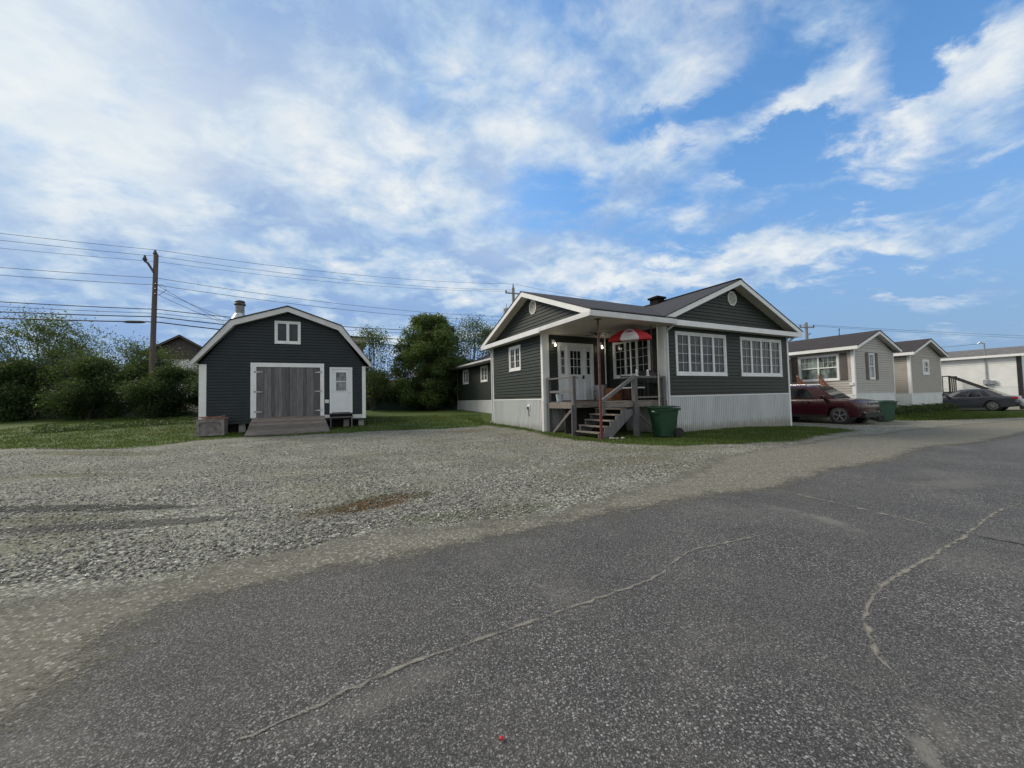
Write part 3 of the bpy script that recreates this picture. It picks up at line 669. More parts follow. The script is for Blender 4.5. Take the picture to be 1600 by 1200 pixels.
# skirting
sk=MB(); ribs(sk,FR(0),0.02,UD,-.12,-.30,ZS); ribs(sk,LF(UE),VE,VF,-.06,.08,ZS); 
sk.box(UR-.012,UR,VF,VR,.0,ZS-.03); ribs(sk,FR(VE),UE,0,-.1,-.1,1.1,.085); ribs(sk,LF(0),0,VE,-.12,-.12,1.1,.085)
sk.build('skirting',Mx['skirt'],H,recalc=False)
tr=MB(); pbox(tr,FR(0),.0,UD,.0,.035,ZS-.01,ZS+.035); pbox(tr,LF(UE),VE,VF,.0,.035,ZS-.01,ZS+.035); pbox(tr,LF(UR),VF,VR,.0,.03,ZS-.04,ZS+.0)
tr.build('skirting_trim',Mx['white'],H)
def ctrim(P1,a1,d1,P2,a2,d2,z0,z1,w=.10,w2=None):
    m=MB(); w2=w2 or w; pbox(m,P1,a1,a1+d1*w,.0,.042,z0,z1); pbox(m,P2,a2,a2+d2*w2,.0,.042,z0,z1); return m.build('corner_trim',Mx['white'],H)
ctrim(FR(0),-.032,1,LF(0),0,1,-.15,ZT,.14,.26)
ctrim(FR(0),UD+.03,-1,RT(UD),0,1,-.30,ZT,.11)
ctrim(LF(UE),VE-.03,1,FR(VE),UE,1,-.05,ZT,.13,.24)
ctrim(LF(UE),VF,-1,FR(VF),UE,1,-.02,ZT,.09)
m=MB(); pbox(m,LF(UR),VR-.1,VR,.0,.03,.3,ZT); m.build('corner_trim',Mx['white'],H)
m=MB(); pbox(m,LF(UE),VE-.032,VE+.11,.032,.05,-.05,ZS-.05); m.build('corner_trim',Mx['offwhite'],H)
# windows
window(H,FR(0),.49,3.30,2.01,3.56,4,2,4); window(H,FR(0),4.20,7.04,2.01,3.56,4,2,4)
window(H,LF(UE),4.57,5.61,2.50,3.54,2,2,3); window(H,LF(0),.63,2.55,2.03,3.50,3,2,4,'darkglass')
window(H,LF(UR),13.8,14.95,2.5,3.56,2,2,3); window(H,LF(UR),17.3,18.45,2.5,3.56,2,2,3)
octvent(H,FR(0),3.80,5.04,.29,.30); octvent(H,LF(UE),3.48,4.86,.28,.30)
# entrance door with sidelights
P=FR(VE); m=MB(); D0,D1=-2.51,-.81
for (x0,x1,z0,z1) in((D0,D0+.10,1.16,3.42),(D1-.10,D1,1.16,3.42),(D0+.1,D1-.1,3.30,3.42),(-2.12,-2.04,1.19,3.30),(-1.26,-1.18,1.19,3.30)): pbox(m,P,x0,x1,-.02,.06,z0,z1)
pbox(m,P,D0+.1,D1-.1,-.02,.08,1.16,1.19); dfr=m.build('door_frame',Mx['white'],H)
def doorleaf(x0,x1,gx0,gx1,gz0,gz1,c,r,name):
    m=MB(); pbox(m,P,x0,gx0,-.02,.02,1.19,3.30); pbox(m,P,gx1,x1,-.02,.02,1.19,3.30); pbox(m,P,gx0,gx1,-.02,.02,1.19,gz0); pbox(m,P,gx0,gx1,-.02,.02,gz1,3.30)
    for (q0,q1) in(((x0+.1),(x0+x1)/2-.04),((x0+x1)/2+.04,x1-.1)) if x1-x0>.5 else ((x0+.07,x1-.07),):
        pbox(m,P,q0,q1,.02,.032,1.36,gz0-.22)
    o=m.build(name,Mx['door'],H); g=MB(); pbox(g,P,gx0,gx1,-.016,-.004,gz0,gz1); g.build('pane',Mx['darkglass'],o)
    g=MB()
    for k in range(1,c): x=gx0+(gx1-gx0)*k/c; pbox(g,P,x-.01,x+.01,-.003,.012,gz0,gz1)
    for k in range(1,r): z=gz0+(gz1-gz0)*k/r; pbox(g,P,gx0,gx1,-.003,.0135,z-.01,z+.01)
    if g.v: g.build('grille',Mx['white'],o)
    return o
doorleaf(-2.41,-2.12,-2.345,-2.19,2.22,3.12,1,3,'sidelight'); d=doorleaf(-2.04,-1.26,-1.92,-1.42,2.20,3.12,3,3,'door'); doorleaf(-1.18,-.91,-1.12,-.97,2.22,3.12,1,3,'sidelight')
m=MB(); m.box(-1.355,-1.305,VE-.075,VE-.02,2.03,2.16); m.tube([(-1.33,VE-.05,2.05),(-1.33,VE-.09,2.05),(-1.43,VE-.09,2.05)],.014,8); m.build('handle',Mx['black'],d)
m=MB(); m.box(-1.72,-1.60,VE-.035,VE-.02,2.06,2.09); m.tube([(-1.70,VE-.05,2.12),(-1.66,VE-.06,2.05),(-1.62,VE-.05,2.12)],.012,6); m.build('door_knocker',Mx['galv'],d)
m=MB(); m.box(-2.55,-.78,VE-.16,VE-.02,1.165,1.20); m.box(-2.6,-.75,VE-.36,VE-.16,1.163,1.19); m.build('door_step',Mx['redboard'],H)
# soffits, porch ceiling, fascia
m=MB(); m.box(UE-.36,-.002,-EO+.02,VE-.001,3.70,3.73); m.build('porch_ceiling',Mx['soffit'],H)
m=MB(); m.box(UE-.36,UE-.001,VE,VF+.52,3.70,3.73); m.box(UE,UR-.4,VF+.001,VF+.5,3.70,3.73); m.box(.0,UD+.42,-.38,-.002,3.70,3.73); m.box(UR-.42,UR-.001,VF+.5,VR+.3,3.70,3.73); m.box(UD+.001,UD+.42,0,VR+.3,3.70,3.73); m.build('soffit',Mx['soffit'],H)
fb=MB()
fb.box(-.02,UD+EO,-.42,-.38,3.68,3.865)                                # front gable cross fascia
fb.box(UE-.40,UE-.36,2.4,VF+.54,3.68,3.865)                            # left gable cross fascia
def rake(mb,P,c,half,zr,ze,b0,b1,h=.19):
    for s in(-1,1):
        A=(c,zr); B=(c+s*half,ze)
        mb.hexa([P(A[0],b,A[1]-d) for b in(b0,b1) for d in(h,0)]+[P(B[0],b,B[1]-d) for b in(b0,b1) for d in(h*1.0,0)])
rake(fb,FR(0),UM,4.20,ZR2,3.93,.385,.425); rake(fb,LF(UE),VM,4.14,ZR1,3.90,.365,.405)
fb.build('fascia',Mx['white'],H)
gf=MB()   # doubled drip fascia round the porch roof
gf.box(UE-.45,UE-.40,-.44,2.45,3.70,3.80); gf.box(UE-.425,UE-.40,-.44,2.45,3.80,3.855)
gf.box(UE-.45,.10,-.47,-.42,3.70,3.80); gf.box(UE-.42,.10,-.455,-.42,3.80,3.87)
gf.build('porch_fascia',Mx['offwhite'],H)
for P_,c,half,zr,ze,b1 in((FR(0),UM,4.2,ZR2,3.93,.385),(LF(UE),VM,4.14,ZR1,3.90,.365)):
    for s in(-1,1): rs=MB(); rs.hexa([P_(c,b,zr-d) for b in(.015,b1) for d in(.15,.13)]+[P_(c+s*half,b,ze-d) for b in(.015,b1) for d in(.15,.13)]); rs.build('rake_soffit',Mx['soffit'],H)
# roofs
rf=MB(); e2=4.24; th=.035; v0_=-.44
def z2r(u): return ZR2+.03-(abs(u-UM))*(ZR2-3.93)/4.20
def z1r(v): return ZR1+.03-(abs(v-VM))*(ZR1-3.90)/4.14
# main roof right slope + left slope
polyslab(rf,[(UM,v0_,z2r(UM)),(UM+e2,v0_,z2r(UM+e2)),(UM+e2,VR+.4,z2r(UM+e2)),(UM,VR+.4,z2r(UM))],th)
polyslab(rf,[(UM,v0_,z2r(UM)),(UM,VR+.4,z2r(UM)),(UR-.5,VR+.4,z2r(UR-.5)-.05),(UR-.5,VF+.3,z2r(UR-.5)-.05),(-.46,VF+.3,z2r(-.46)),(-.46,v0_,z2r(-.46))],th)
# wing roof: runs into the main slope
polyslab(rf,[(UE-.42,v0_-.01,z1r(v0_)),(0.2,v0_-.01,z1r(v0_)+.002),(UM-.5,VM,z1r(VM)),(UE-.42,VM,z1r(VM))],th)
polyslab(rf,[(UE-.42,VM,z1r(VM)),(UM-.5,VM,z1r(VM)),(0.2,VF+.56,z1r(VF+.56)),(UE-.42,VF+.56,z1r(VF+.56))],th)
rf.build('roof',Mx['roof'],H)
ch=MB(); bz=z2r(3.5); ch.box(3.35,3.8,3.2,3.66,bz-.15,bz+.22); ch.hexa([(3.28+(.57 if i else 0)*1+0,3.13+(.6 if j else 0),bz+.22+(.09 if k else 0)) for i in(0,1) for j in(0,1) for k in(0,1)]); ch.box(3.40,3.75,3.25,3.61,bz+.31,bz+.36)
ch.build('roof_vent',mat('matt_black_vent',(.014,.013,.013),.9,.1,6,spec=.1),H)
# ridge caps
m=MB(); m.bar((UM,v0_,z2r(UM)+.004),(UM,VR+.4,z2r(UM)+.004),.22,.02); m.build('ridge_cap',Mx['roof'],H)
# gutters and downspouts
m=MB(); m.tube([(.10,-.33,3.74),(.10,-.30,3.69),(.04,-.10,3.56),(.035,-.075,3.45),(.035,-.07,1.9),(.035,-.07,.15)],.042,8); m.build('downspout',Mx['offwhite'],H,smooth=True)
m=MB(); m.tube([(UD+.2,-.2,3.70),(UD+.16,-.1,3.60),(UD+.07,.03,3.50),(UD+.07,.03,.0)],.04,8); m.build('downspout',Mx['white'],H,smooth=True)
m=MB(); m.tube([(UE-.16,VF+.18,3.70),(UE-.12,VF+.12,3.60),(UE-.06,VF+.06,3.5),(UE-.06,VF+.06,.28),(UE-.2,VF+.0,.22)],.04,8); m.build('downspout',Mx['white'],H,smooth=True)
m=MB(); m.box(UR-.55,UR-.46,VF+.5,VR+.4,3.74,3.85); m.build('gutter',Mx['offwhite'],H)
m=MB(); m.tube([(-.20,VE-.06,1.82),(-.20,VE-.06,3.70)],.028,8); m.build('vent_pipe',Mx['plastic'],H)
# small box on skirt
m=MB(); pbox(m,LF(UE),3.88,4.04,.018,.07,.82,1.07); m.build('outlet_box',Mx['white'],H,bevel=.01)
m=MB(); pbox(m,LF(UE),3.92,4.0,.07,.10,.86,.98); m.tube([P3 for P3 in (LF(UE)(3.96,.08,.86),LF(UE)(3.97,.06,.70),LF(UE)(3.95,.04,.6))],.012,6); m.build('socket',Mx['black'],H)
# porch wall lamps (lit)
for u in(-2.72,-.46):
    l=MB().box(u-.05,u+.05,VE-.05,VE-.02,3.34,3.52); l.tube([(u,VE-.04,3.46),(u,VE-.12,3.48),(u+.03,VE-.15,3.40)],.02,8); lo=l.build('wall_lamp',Mx['plastic'],H)
    MB().lathe([(.0,3.24),(.032,3.25),(.042,3.28),(.032,3.33),(.018,3.38)],14,(u+.03,VE-.15)).build('bulb',Mx['bulb'],lo,smooth=True)
    pd=bpy.data.lights.new('porch_light','POINT'); pd.energy=.7; pd.color=(1,.85,.65); pd.shadow_soft_size=.06; po=bpy.data.objects.new('porch_light',pd); link(po,lo); po.location=(u+.03,VE-.24,3.26)

def hthing(name,label,cat,u,v,z=0,group=None,rz=0):
    x,y=hw(u,v); return thing(name,label,cat,(x,y,z),YAW+rz,group)
# ------------------------------------------------------------------ deck and stairs
DK=hthing('wooden_deck','weathered grey wooden deck with railings and side stairs under the porch roof','deck',0,0)
dz=1.16
m=MB()
for k in range(20):
    v=.02+k*.142
    if v+.13>2.85: break
    m.box(-1.80 if v<1.28 else -3.04,-.02,v,v+.132,dz-.035,dz+random.uniform(-.002,.002))
m.build('floor',Mx['deck'],DK)
m=MB(); m.box(-2.96,-.02,-.03,.01,.955,1.15); m.build('front_beam',Mx['deck'],DK)
m=MB(); m.box(-3.08,-3.045,1.15,2.86,.93,1.13); m.build('side_beam',Mx['deck'],DK)
m=MB(); m.box(-3.04,-1.82,1.27,1.31,.95,1.12); m.box(-1.84,-1.80,.02,1.27,.95,1.12); m.build('joist',Mx['deck'],DK)
def post(u,v,z0,z1,s=.13): return MB().box(u-s/2,u+s/2,v-s/2,v+s/2,z0,z1).build('post',Mx['plank'],DK,bevel=.008)
post(-1.52,-.045,-.15,1.97,.13); post(-.22,-.05,.9,1.97,.13); post(-3.03,1.22,-.05,2.02,.12); post(-3.03,2.72,0,2.05,.12); post(-2.90,-.09,.72,1.1,.09); post(-3.12,1.20,-.05,1.05,.05); post(-1.38,-.03,-.15,.96,.06)
m=MB(); m.box(-1.6,-.14,-.10,.0,1.90,1.965); m.build('top_rail',Mx['plank'],DK); MB().box(-3.09,-2.97,1.16,2.8,1.97,2.02).build('top_rail',Mx['plank'],DK)
m=MB(); m.box(-3.06,-3.0,1.28,2.66,1.48,1.56); m.build('mid_rail',Mx['plank'],DK); MB().box(-1.46,-.28,-.04,.0,1.24,1.29).build('mid_rail',Mx['deck'],DK)
m=MB(); m.bar((-1.58,-.075,1.93),(-2.96,-.075,1.15),.09,.10); m.build('handrail',Mx['plank'],DK)
m=MB()
for i in range(5):
    z=.20+.18*i; u1=-3.06+.235*i; MB.box(m,u1,u1+.27,.0,1.26,z-.035,z)
m.build('stair_tread',Mx['deck'],DK)
for v in(-.03,1.2):
    s=MB(); pr=[(-1.70,.97),(-1.62,.80),(-2.82,-.10),(-3.02,-.10)]
    top=[]
    for i in range(5):
        z=.165+.18*i; u1=-3.04+.235*i; top+=[(u1,z),(u1+.235,z)]
    poly=[(-3.04,-.1)]+top+[(-1.62,.90),(-1.62,.72),(-2.70,-.1)]
    s.prism(poly,1,v,v+.045); s.build('stringer',Mx['plank'],DK)
m=MB(); m.bar((-3.02,2.5,.05),(-3.02,1.3,.93),.04,.09); m.build('brace',Mx['plank'],DK); MB().bar((-1.45,.05,.85),(-.45,.2,.2),.04,.09).build('brace',Mx['plank'],DK)
m=MB(); m.box(-2.9,-.1,1.9,2.0,-.1,.95); m.box(-1.2,-.2,2.2,2.8,0,.5); m.build('underdeck_dark_fill',Mx['darkvoid'],DK)  # wide dark panel and low dark block set below the deck floor
# steel pole
pp=hthing('support_pole','rusty reddish brown steel pole holding the porch roof corner beside the stairs','pole',-3.02,-.12)
MB().tube([(0,0,-.1),(0,0,1.25)],.045,12).build('lower_shaft',mat('red_oxide_steel',(.13,.025,.025),.6,.25,7),pp,smooth=True)
MB().tube([(0,0,1.25),(0,0,3.68)],.04,12).build('shaft',Mx['rust'],pp,smooth=True); MB().box(-.09,.09,-.09,.09,3.68,3.70).build('cap_plate',Mx['rust'],pp)
wp=hthing('pipe','thin pale pole standing in front of the deck between bin and railing','pole',-.53,-.16); MB().tube([(-.03,0,.62),(0,.02,2.2),(.03,.03,3.66)],.02,8).build('shaft',Mx['plastic'],wp,smooth=True)
wp.children[0].data.materials[0]=mat('pale_yellow_plastic',(.52,.49,.38),.5,.06,4)
tag(wp,'thin pale yellow pole reaching from behind the green bin up to the porch ceiling','pole')
wp2=hthing('pipe','thin dark brown conduit hanging beside the pale pole at the porch column','pole',-.62,.02); MB().tube([(0,0,2.0),(0,0,3.7)],.016,8).build('shaft',Mx['rust'],wp2)
# ceiling fan
fn=hthing('ceiling_fan','dark ceiling fan under the porch ceiling behind the steel pole','fan',-1.85,1.3)
MB().lathe([(.03,3.70),(.03,3.60),(.09,3.59),(.10,3.50),(.05,3.47)],14).build('motor',Mx['black'],fn,smooth=True)
for k in range(4):
    a=R(20+90*k); c,s=math.cos(a),math.sin(a); q=MB()
    q.hexa([(c*r-s*w,s*r+c*w,3.53+dz_) for r in(.08,.50) for w in(-.06,.06) for dz_ in(0,.012)]); q.build('blade',Mx['black'],fn)
# umbrella
um=hthing('umbrella','red and white patio umbrella open above the deck railing','umbrella',-1.05,.52)
um.rotation_euler=(R(3),R(-4),YAW)
MB().tube([(0,0,1.2),(0,0,3.60)],.02,8).build('pole',Mx['plastic'],um,smooth=True)
m=MB(); RR=.75; n=8
for k in range(n):
    a0=R(45*k-22.5-135); a1=a0+R(45); mi=0 if k%2 else 1
    prof=[(0.0,3.62),(.45*RR,3.535),(.8*RR,3.40),(RR,3.26)]
    for (ra,za),(rb,zb) in zip(prof[:-1],prof[1:]):
        for j in range(4):
            t0=a0+(a1-a0)*j/4; t1=a0+(a1-a0)*(j+1)/4
            def sg(t,r,z): f=(t-a0)/(a1-a0); d=1-.10*math.sin(math.pi*f)*(r/RR); return (math.cos(t)*r*d,math.sin(t)*r*d,z-.035*math.sin(math.pi*f)*(r/RR)*0)
            m.face([sg(t0,ra,za),sg(t1,ra,za),sg(t1,rb,zb),sg(t0,rb,zb)],mi)
    for j in range(4):
        t0=a0+(a1-a0)*j/4; t1=a0+(a1-a0)*(j+1)/4
        m.face([sg(t0,RR,3.26),sg(t1,RR,3.26),sg(t1,RR*.99,3.19),sg(t0,RR*.99,3.19)],mi)
cn=m.build('canopy',[Mx['redcloth'],Mx['whitecloth']],um,recalc=False)
m=MB(); 
for k in range(n):
    a=R(45*k-22.5-135); m.tube([(0,0,3.58),(math.cos(a)*.74,math.sin(a)*.74,3.25)],.008,5)
m.build('ribs',Mx['galv'],um)
# emblem on the white front panel: red leaf shape over a red lettered band
em=MB(); a=R(-112+0*45)
fac=[k for k in range(n) if k%2==0]
def onpan(aa,s,t):   # s across (m), t along slope 0..1
    r=RR*(.45+.5*t); z=3.535-(3.535-3.27)*t*1.0+.022; rr_=r*.93
    return (math.cos(aa)*rr_-math.sin(aa)*s,math.sin(aa)*rr_+math.cos(aa)*s,z+.01)
aa=R(-135); shp=[(-.13,.30),(-.07,.36),(-.085,.22),(-.023,.30),(0,.12),(.023,.30),(.085,.22),(.07,.36),(.13,.30),(.06,.52),(0,.60),(-.06,.52)]
em.face([onpan(aa,s,t) for s,t in shp])
for k in range(9): s=-.135+.032*k; em.face([onpan(aa,s,.74),onpan(aa,s+.018,.74),onpan(aa,s+.018,.86),onpan(aa,s,.86)])
em.build('emblem',Mx['redcloth'],um,recalc=False)
# things on the deck
tcn=hthing('trash_can','dented galvanised trash can with a lid by the pale vent pipe on the porch','trash can',-1.02,2.2,1.17)
MB().lathe([(.20,0),(.205,.02),(.235,.5),(.24,.52)],20).build('body',Mx['galv'],tcn,smooth=True); MB().lathe([(.255,.52),(.255,.55),(.22,.585),(.05,.61)],20).build('lid',Mx['galv'],tcn,smooth=True)
m=MB(); 
for s in(-1,1): m.tube([(s*.235,-.05,.36),(s*.28,-.05,.34),(s*.28,.05,.34),(s*.235,.05,.36)],.008,6)
m.build('handle',Mx['black'],tcn)
m=hthing('storage_box','orange brown wooden box on the deck right of the trash can','box',-.80,1.75,1.17); MB().box(-.24,.24,-.2,.2,0,.42).build('body',Mx['brown'],m,bevel=.01); q=MB(); q.box(-.25,.25,-.21,.21,.42,.45); q.build('lid',Mx['brown'],m)
q=MB(); 
for z in(.1,.3): q.box(-.235,.235,-.206,-.20,z,z+.012)
q.build('board_seam',Mx['dkbrown'],m)
m=hthing('cabinet','dark brown low cabinet on the deck below the porch window','cabinet',-.30,1.35,1.17); MB().box(-.25,.24,-.2,.2,.02,.40).build('body',Mx['dkbrown'],m,bevel=.01); MB().box(-.26,.25,-.21,.21,.40,.43).build('top',Mx['dkbrown'],m); q=MB(); q.box(-.23,-.01,-.206,-.20,.05,.37); q.box(.01,.22,-.206,-.20,.05,.37); q.build('door',Mx['dkbrown'],m)
b_=hthing('patio_chair','dark slatted metal patio chair with a pale seat behind the deck railing','chair',-.95,.62,1.17)
q=MB(); q.box(-.30,.30,-.28,.22,.40,.445); q.build('seat',Mx['offwhite'],b_,bevel=.01)
q=MB()
for k in range(5): q.box(-.27,.27,-.35-.012*k+.62,-.33-.012*k+.62,.50+.075*k,.54+.075*k)
q.build('backrest',Mx['black'],b_)
for sx in(-.28,.28):
    for sy in(-.26,.25): MB().tube([(sx,sy,0),(sx,sy,.62 if sy<0 else .88)],.014,6).build('leg',Mx['black'],b_)
    MB().box(sx-.025,sx+.025,-.28,.27,.62,.645).build('armrest',Mx['black'],b_)
g=hthing('barbecue','black covered barbecue grill on the deck at the porch column','grill',-.36,.45,1.17)
q=MB(); q.box(-.26,.26,-.22,.22,.55,.78); q.build('firebox',Mx['black'],g,bevel=.03); q=MB(); q.prism([(-.23,.78),(-.23,.92),(-.12,1.02),(.12,1.02),(.23,.92),(.23,.78)],0,-.27,.27); q.build('lid',Mx['black'],g,bevel=.02)
q=MB(); q.box(-.24,.24,-.2,.2,.08,.12); q.build('shelf',Mx['black'],g)
for sx in(-.23,.23):
    for sy in(-.18,.18): MB().box(sx-.018,sx+.018,sy-.018,sy+.018,0,.55).build('leg',Mx['black'],g)
pl_=hthing('pail','small pale blue plastic pail on the left edge of the deck','pail',-2.93,2.2,1.17); MB().lathe([(.10,0),(.13,.22),(.14,.23),(.14,.25)],16).build('body',Mx['pailm'],pl_,smooth=True); q=MB(); q.tube([(-.135,0,.24),(-.10,-.06,.31),(0,-.09,.34),(.10,-.06,.31),(.135,0,.24)],.006,6); q.build('handle',Mx['galv'],pl_)
for (u,z,lb) in((-1.42,2.0,'small white lantern on the deck railing next to the umbrella pole'),(-.92,2.03,'small white lantern on the deck railing nearer the porch column')):
    L=hthing('lantern',lb,'lantern',u,-.05,1.967,'lanterns on the deck railing'); MB().box(-.045,.045,-.045,.045,0,.02).build('base',Mx['white'],L); MB().lathe([(.033,.02),(.038,.03),(.038,.15),(.03,.16)],8).build('glass',Mx['whitecloth'],L); MB().lathe([(.05,.16),(.05,.175),(.012,.215)],4).build('cap',Mx['white'],L)
# hose on rear wing
hs=hthing('garden_hose','green garden hose hanging in loops on the grey skirting','hose',UR-.1,8.2)
q=MB()
for k in range(6):
    w=.10+.02*k; pts=[(-.04-.012*k,w*math.cos(t)*1.0,.95-.42*(1-math.cos(t-math.pi/2))*.9+.0*k+(.1 if 0 else 0)) for t in np.linspace(-math.pi/2+.3,1.5*math.pi-.3,16)]
    pts=[(-.04-.012*k, w*1.6*math.sin(t), .85+.40*math.cos(t)-.02*k) for t in np.linspace(0,2*math.pi,18)]
    q.tube(pts,.02,6)
q.build('coil',Mx['hose'],hs,smooth=True)
MB().box(-.10,.0,-.08,.08,1.16,1.24).build('holder',Mx['hose'],hs)
hx,hy=hw(UR-.1,8.2); hs.location=(*hw(UE-.12,VF+1.3),0) if False else (hx,hy,0.12)

# ------------------------------------------------------------------ wheelie bins
def bin_(name,label,x,y,rz,mt,group,s=1.0):
    t=thing(name,label,'wheeled bin',(x,y,float(gz(x,y))+.01),rz,group); t.scale=(s,s,s)
    m=MB(); lv=[(.02,.24,-.27,.27),(.60,.29,-.33,.31),(.80,.31,-.37,.33),(.90,.335,-.40,.35),(.94,.335,-.40,.35)]
    P8=[]
    for z,w,y0,y1 in lv: P8.append([(-w,y0,z),(w,y0,z),(w,y1,z),(-w,y1,z)])
    m.face(P8[0][::-1])
    for a,b in zip(P8[:-1],P8[1:]):
        for i in range(4): m.face([a[i],a[(i+1)%4],b[(i+1)%4],b[i]])
    m.face(P8[-1]); m.box(-.325,.325,-.42,-.35,.76,.80)
    o=m.build('body',mt,t)
    bm=bmesh.new(); bm.from_mesh(o.data); bmesh.ops.remove_doubles(bm,verts=bm.verts,dist=.0005); bmesh.ops.recalc_face_normals(bm,faces=bm.faces); bmesh.ops.bevel(bm,geom=list(bm.edges),offset=.018,segments=2,affect='EDGES'); bm.to_mesh(o.data); bm.free()
    m=MB(); m.hexa([(x_,y_,z_) for x_ in(-.36,.36) for (y_,zz) in((-.44,.945),(.38,.965)) for z_ in(zz,zz+.03)]); m.hexa([(x_,y_,z_) for x_ in(-.28,.28) for y_ in(-.32,.28) for z_ in(.98,1.015)]); m.build('lid',mt,t,bevel=.012)
    m=MB(); m.tube([(-.30,.42,.90),(.30,.42,.90)],.018,8); m.box(-.3,-.26,.35,.42,.86,.94); m.box(.26,.3,.35,.42,.86,.94); m.build('handle',mt,t)
    m=MB(); m.tube([(-.33,.30,.15),(.33,.30,.15)],.014,8); m.build('axle',Mx['galv'],t)
    for s_ in(-1,1):
        q=MB(); q.tube([(s_*.27,.33,.15),(s_*.345,.33,.15)],.15,20); w=q.build('wheel',Mx['rubber'],t,smooth=True); q=MB(); q.tube([(s_*.34,.33,.15),(s_*.35,.33,.15)],.07,12); q.build('hub',Mx['black'],w)
    m=MB(); m.box(-.08,.08,-.385,-.372,.83,.85); m.build('sticker',Mx['plastic'],t)
    return t
bx,by=hw(-.93,-.66)
bin_('wheeled_bin','green wheeled bin standing on the grass in front of the wooden deck',bx,by,-1.40,Mx['green_bin'],'wheeled bins',.96)
bin_('wheeled_bin','dull green wheeled bin beside the maroon car in front of the white skirting',17.9,18.6,YAW+.9,Mx['grey_bin'],'wheeled bins',.98)

# ================================================================== GAMBREL SHED
GA=R(24); GX,GY=-8.0,18.0
S=thing('garden_shed','dark gambrel roofed shed with grey double doors a ramp and a white side door','shed',(GX,GY,0),GA)
AL,AR=-5.34,1.03; AC=(AL+AR)/2; GL=7.2
prof=[(AL,3.02),(-4.13,4.70),(AC,5.42),(-.13,4.68),(AR,3.02)]
def grange(z):
    if z<=3.02: return (AL,AR)
    def it(pts):
        for (a,b) in zip(pts[:-1],pts[1:]):
            if min(a[1],b[1])-1e-9<=z<=max(a[1],b[1])+1e-9: return a[0]+(b[0]-a[0])*(z-a[1])/(b[1]-a[1])
        return pts[-1][0]
    return (it(prof[:3]),it(prof[:1:-1]))
s=MB(); siding(s,FR(0),grange,.50,5.38,.128,holes=[(-3.58,-.73,.5,3.12),(-.50,.47,.5,2.96),(-2.69,-1.68,4.0,5.0)]); s.build('wall',Mx['gsiding'],S,recalc=False)
s=MB(); siding(s,RT(AR),lin(0,GL),.5,3.1,.128); siding(s,LF(AL),lin(0,GL),.5,3.1,.128); s.build('wall',Mx['gsiding'],S,recalc=False)
s=MB(); s.prism([(AL+.02,.52),(AR-.02,.52)]+[(p[0]-.02*(1 if p[0]>AC else -1),p[1]-.02) for p in prof[::-1]],1,.03,GL); s.build('inner_wall',Mx['darkvoid'],S)
m=MB(); pbox(m,FR(0),AL-.03,AL+.22,.0,.035,1.0-.5,3.02); m.build('corner_trim',Mx['white'],S)
m=MB(); pbox(m,FR(0),AR-.13,AR+.03,.0,.035,.55,3.02); pbox(m,RT(AR),.0,.1,0,.03,.55,3.02); m.build('corner_trim',Mx['white'],S)
m=MB(); pbox(m,FR(0),.47,AR-.13,.0,.03,.56,.74); pbox(m,FR(0),-.73,-.50,.0,.03,.62,.76); m.build('base_trim',Mx['offwhite'],S)
# roof + fascia
o_=.33; fp=[(-5.60,3.10),(-4.26,4.86),(AC,5.60),(0.02,4.86),(1.34,3.10)]
m=MB()
for a,b in zip(fp[:-1],fp[1:]):
    m.hexa([(p[0],y,p[1]+d) for p in(a,b) for y in(-o_-.03,GL+.2) for d in(-.0,.05)])
m.build('roof',Mx['roof'],S)
ip=[(-5.52,2.97),(-4.12,4.67),(AC,5.38),(-.13,4.66),(1.26,2.97)]
m=MB()
for k in range(4): m.hexa([(q[0],y,q[1]) for pr_ in(k,k+1) for y in(-o_,-o_+.035) for q in(ip[pr_],fp[pr_])])
m.build('fascia',Mx['offwhite'],S)
m=MB()
for k in range(4): m.hexa([(ip[q][0],y,ip[q][1]+d+.03) for q in(k,k+1) for y in(-o_+.035,-.015) for d in(.0,.02)])
m.box(-5.55,AL,-.0,GL,2.98,3.01); m.box(AR,1.28,.0,GL,2.98,3.01); m.build('soffit',Mx['soffit'],S)
# double doors
m=MB(); 
for (x0,x1,z0,z1) in((-3.58,-3.37,.72,3.12),(-.89,-.73,.72,3.12),(-3.37,-.89,2.94,3.12)): pbox(m,FR(0),x0,x1,-.02,.045,z0,z1)
df=m.build('door_frame',Mx['white'],S)
for (x0,x1) in((-3.365,-2.135),(-2.125,-.895)):
    m=MB(); n=9
    for k in range(n): w=(x1-x0)/n; pbox(m,FR(0),x0+k*w+.003,x0+(k+1)*w-.003,-.02,.018+.003*(k%2),.74,2.935)
    d=m.build('shed_door',Mx['plank'],S); sgn=1 if x0<-3 else -1; hx0=x0 if sgn>0 else x1
    for z in(.98,1.85,2.72):
        h=MB(); h.hexa([(hx0+sgn*a_,-.045+(.0 if b0 else .010),z+w_) for (a_,ww) in((-.09,.045),(.22,.012)) for b0 in(0,1) for w_ in(-ww,ww)]); h.build('hinge',Mx['galv'],d)
# ramp
m=MB(); n=15
for k in range(n):
    f0=k/n; f1=(k+.94)/n; zt=.74; zb=.13; L=2.0
    P_=lambda f,x,dz_:(x,-.03-L*f,zt+(zb-zt)*f+dz_)
    e=random.uniform(-.01,.01); wx=.10*f0
    m.hexa([P_(f,x,d_) for x in(-3.50+e+.1*f0,-.74+e+.32*f0) for f in(f0,f1) for d_ in(-.04,0)])
m.build('ramp',Mx['deck'],S); m=MB()
for x in(-3.42,-2.1,-.75): m.hexa([(x+a_,-.03-2.0*f,.69+(.07-.69)*f+d_) for a_ in(0,.04) for f in(0,1) for d_ in(-.14+.1*f,0)])
m.build('ramp_joist',Mx['plank'],S)
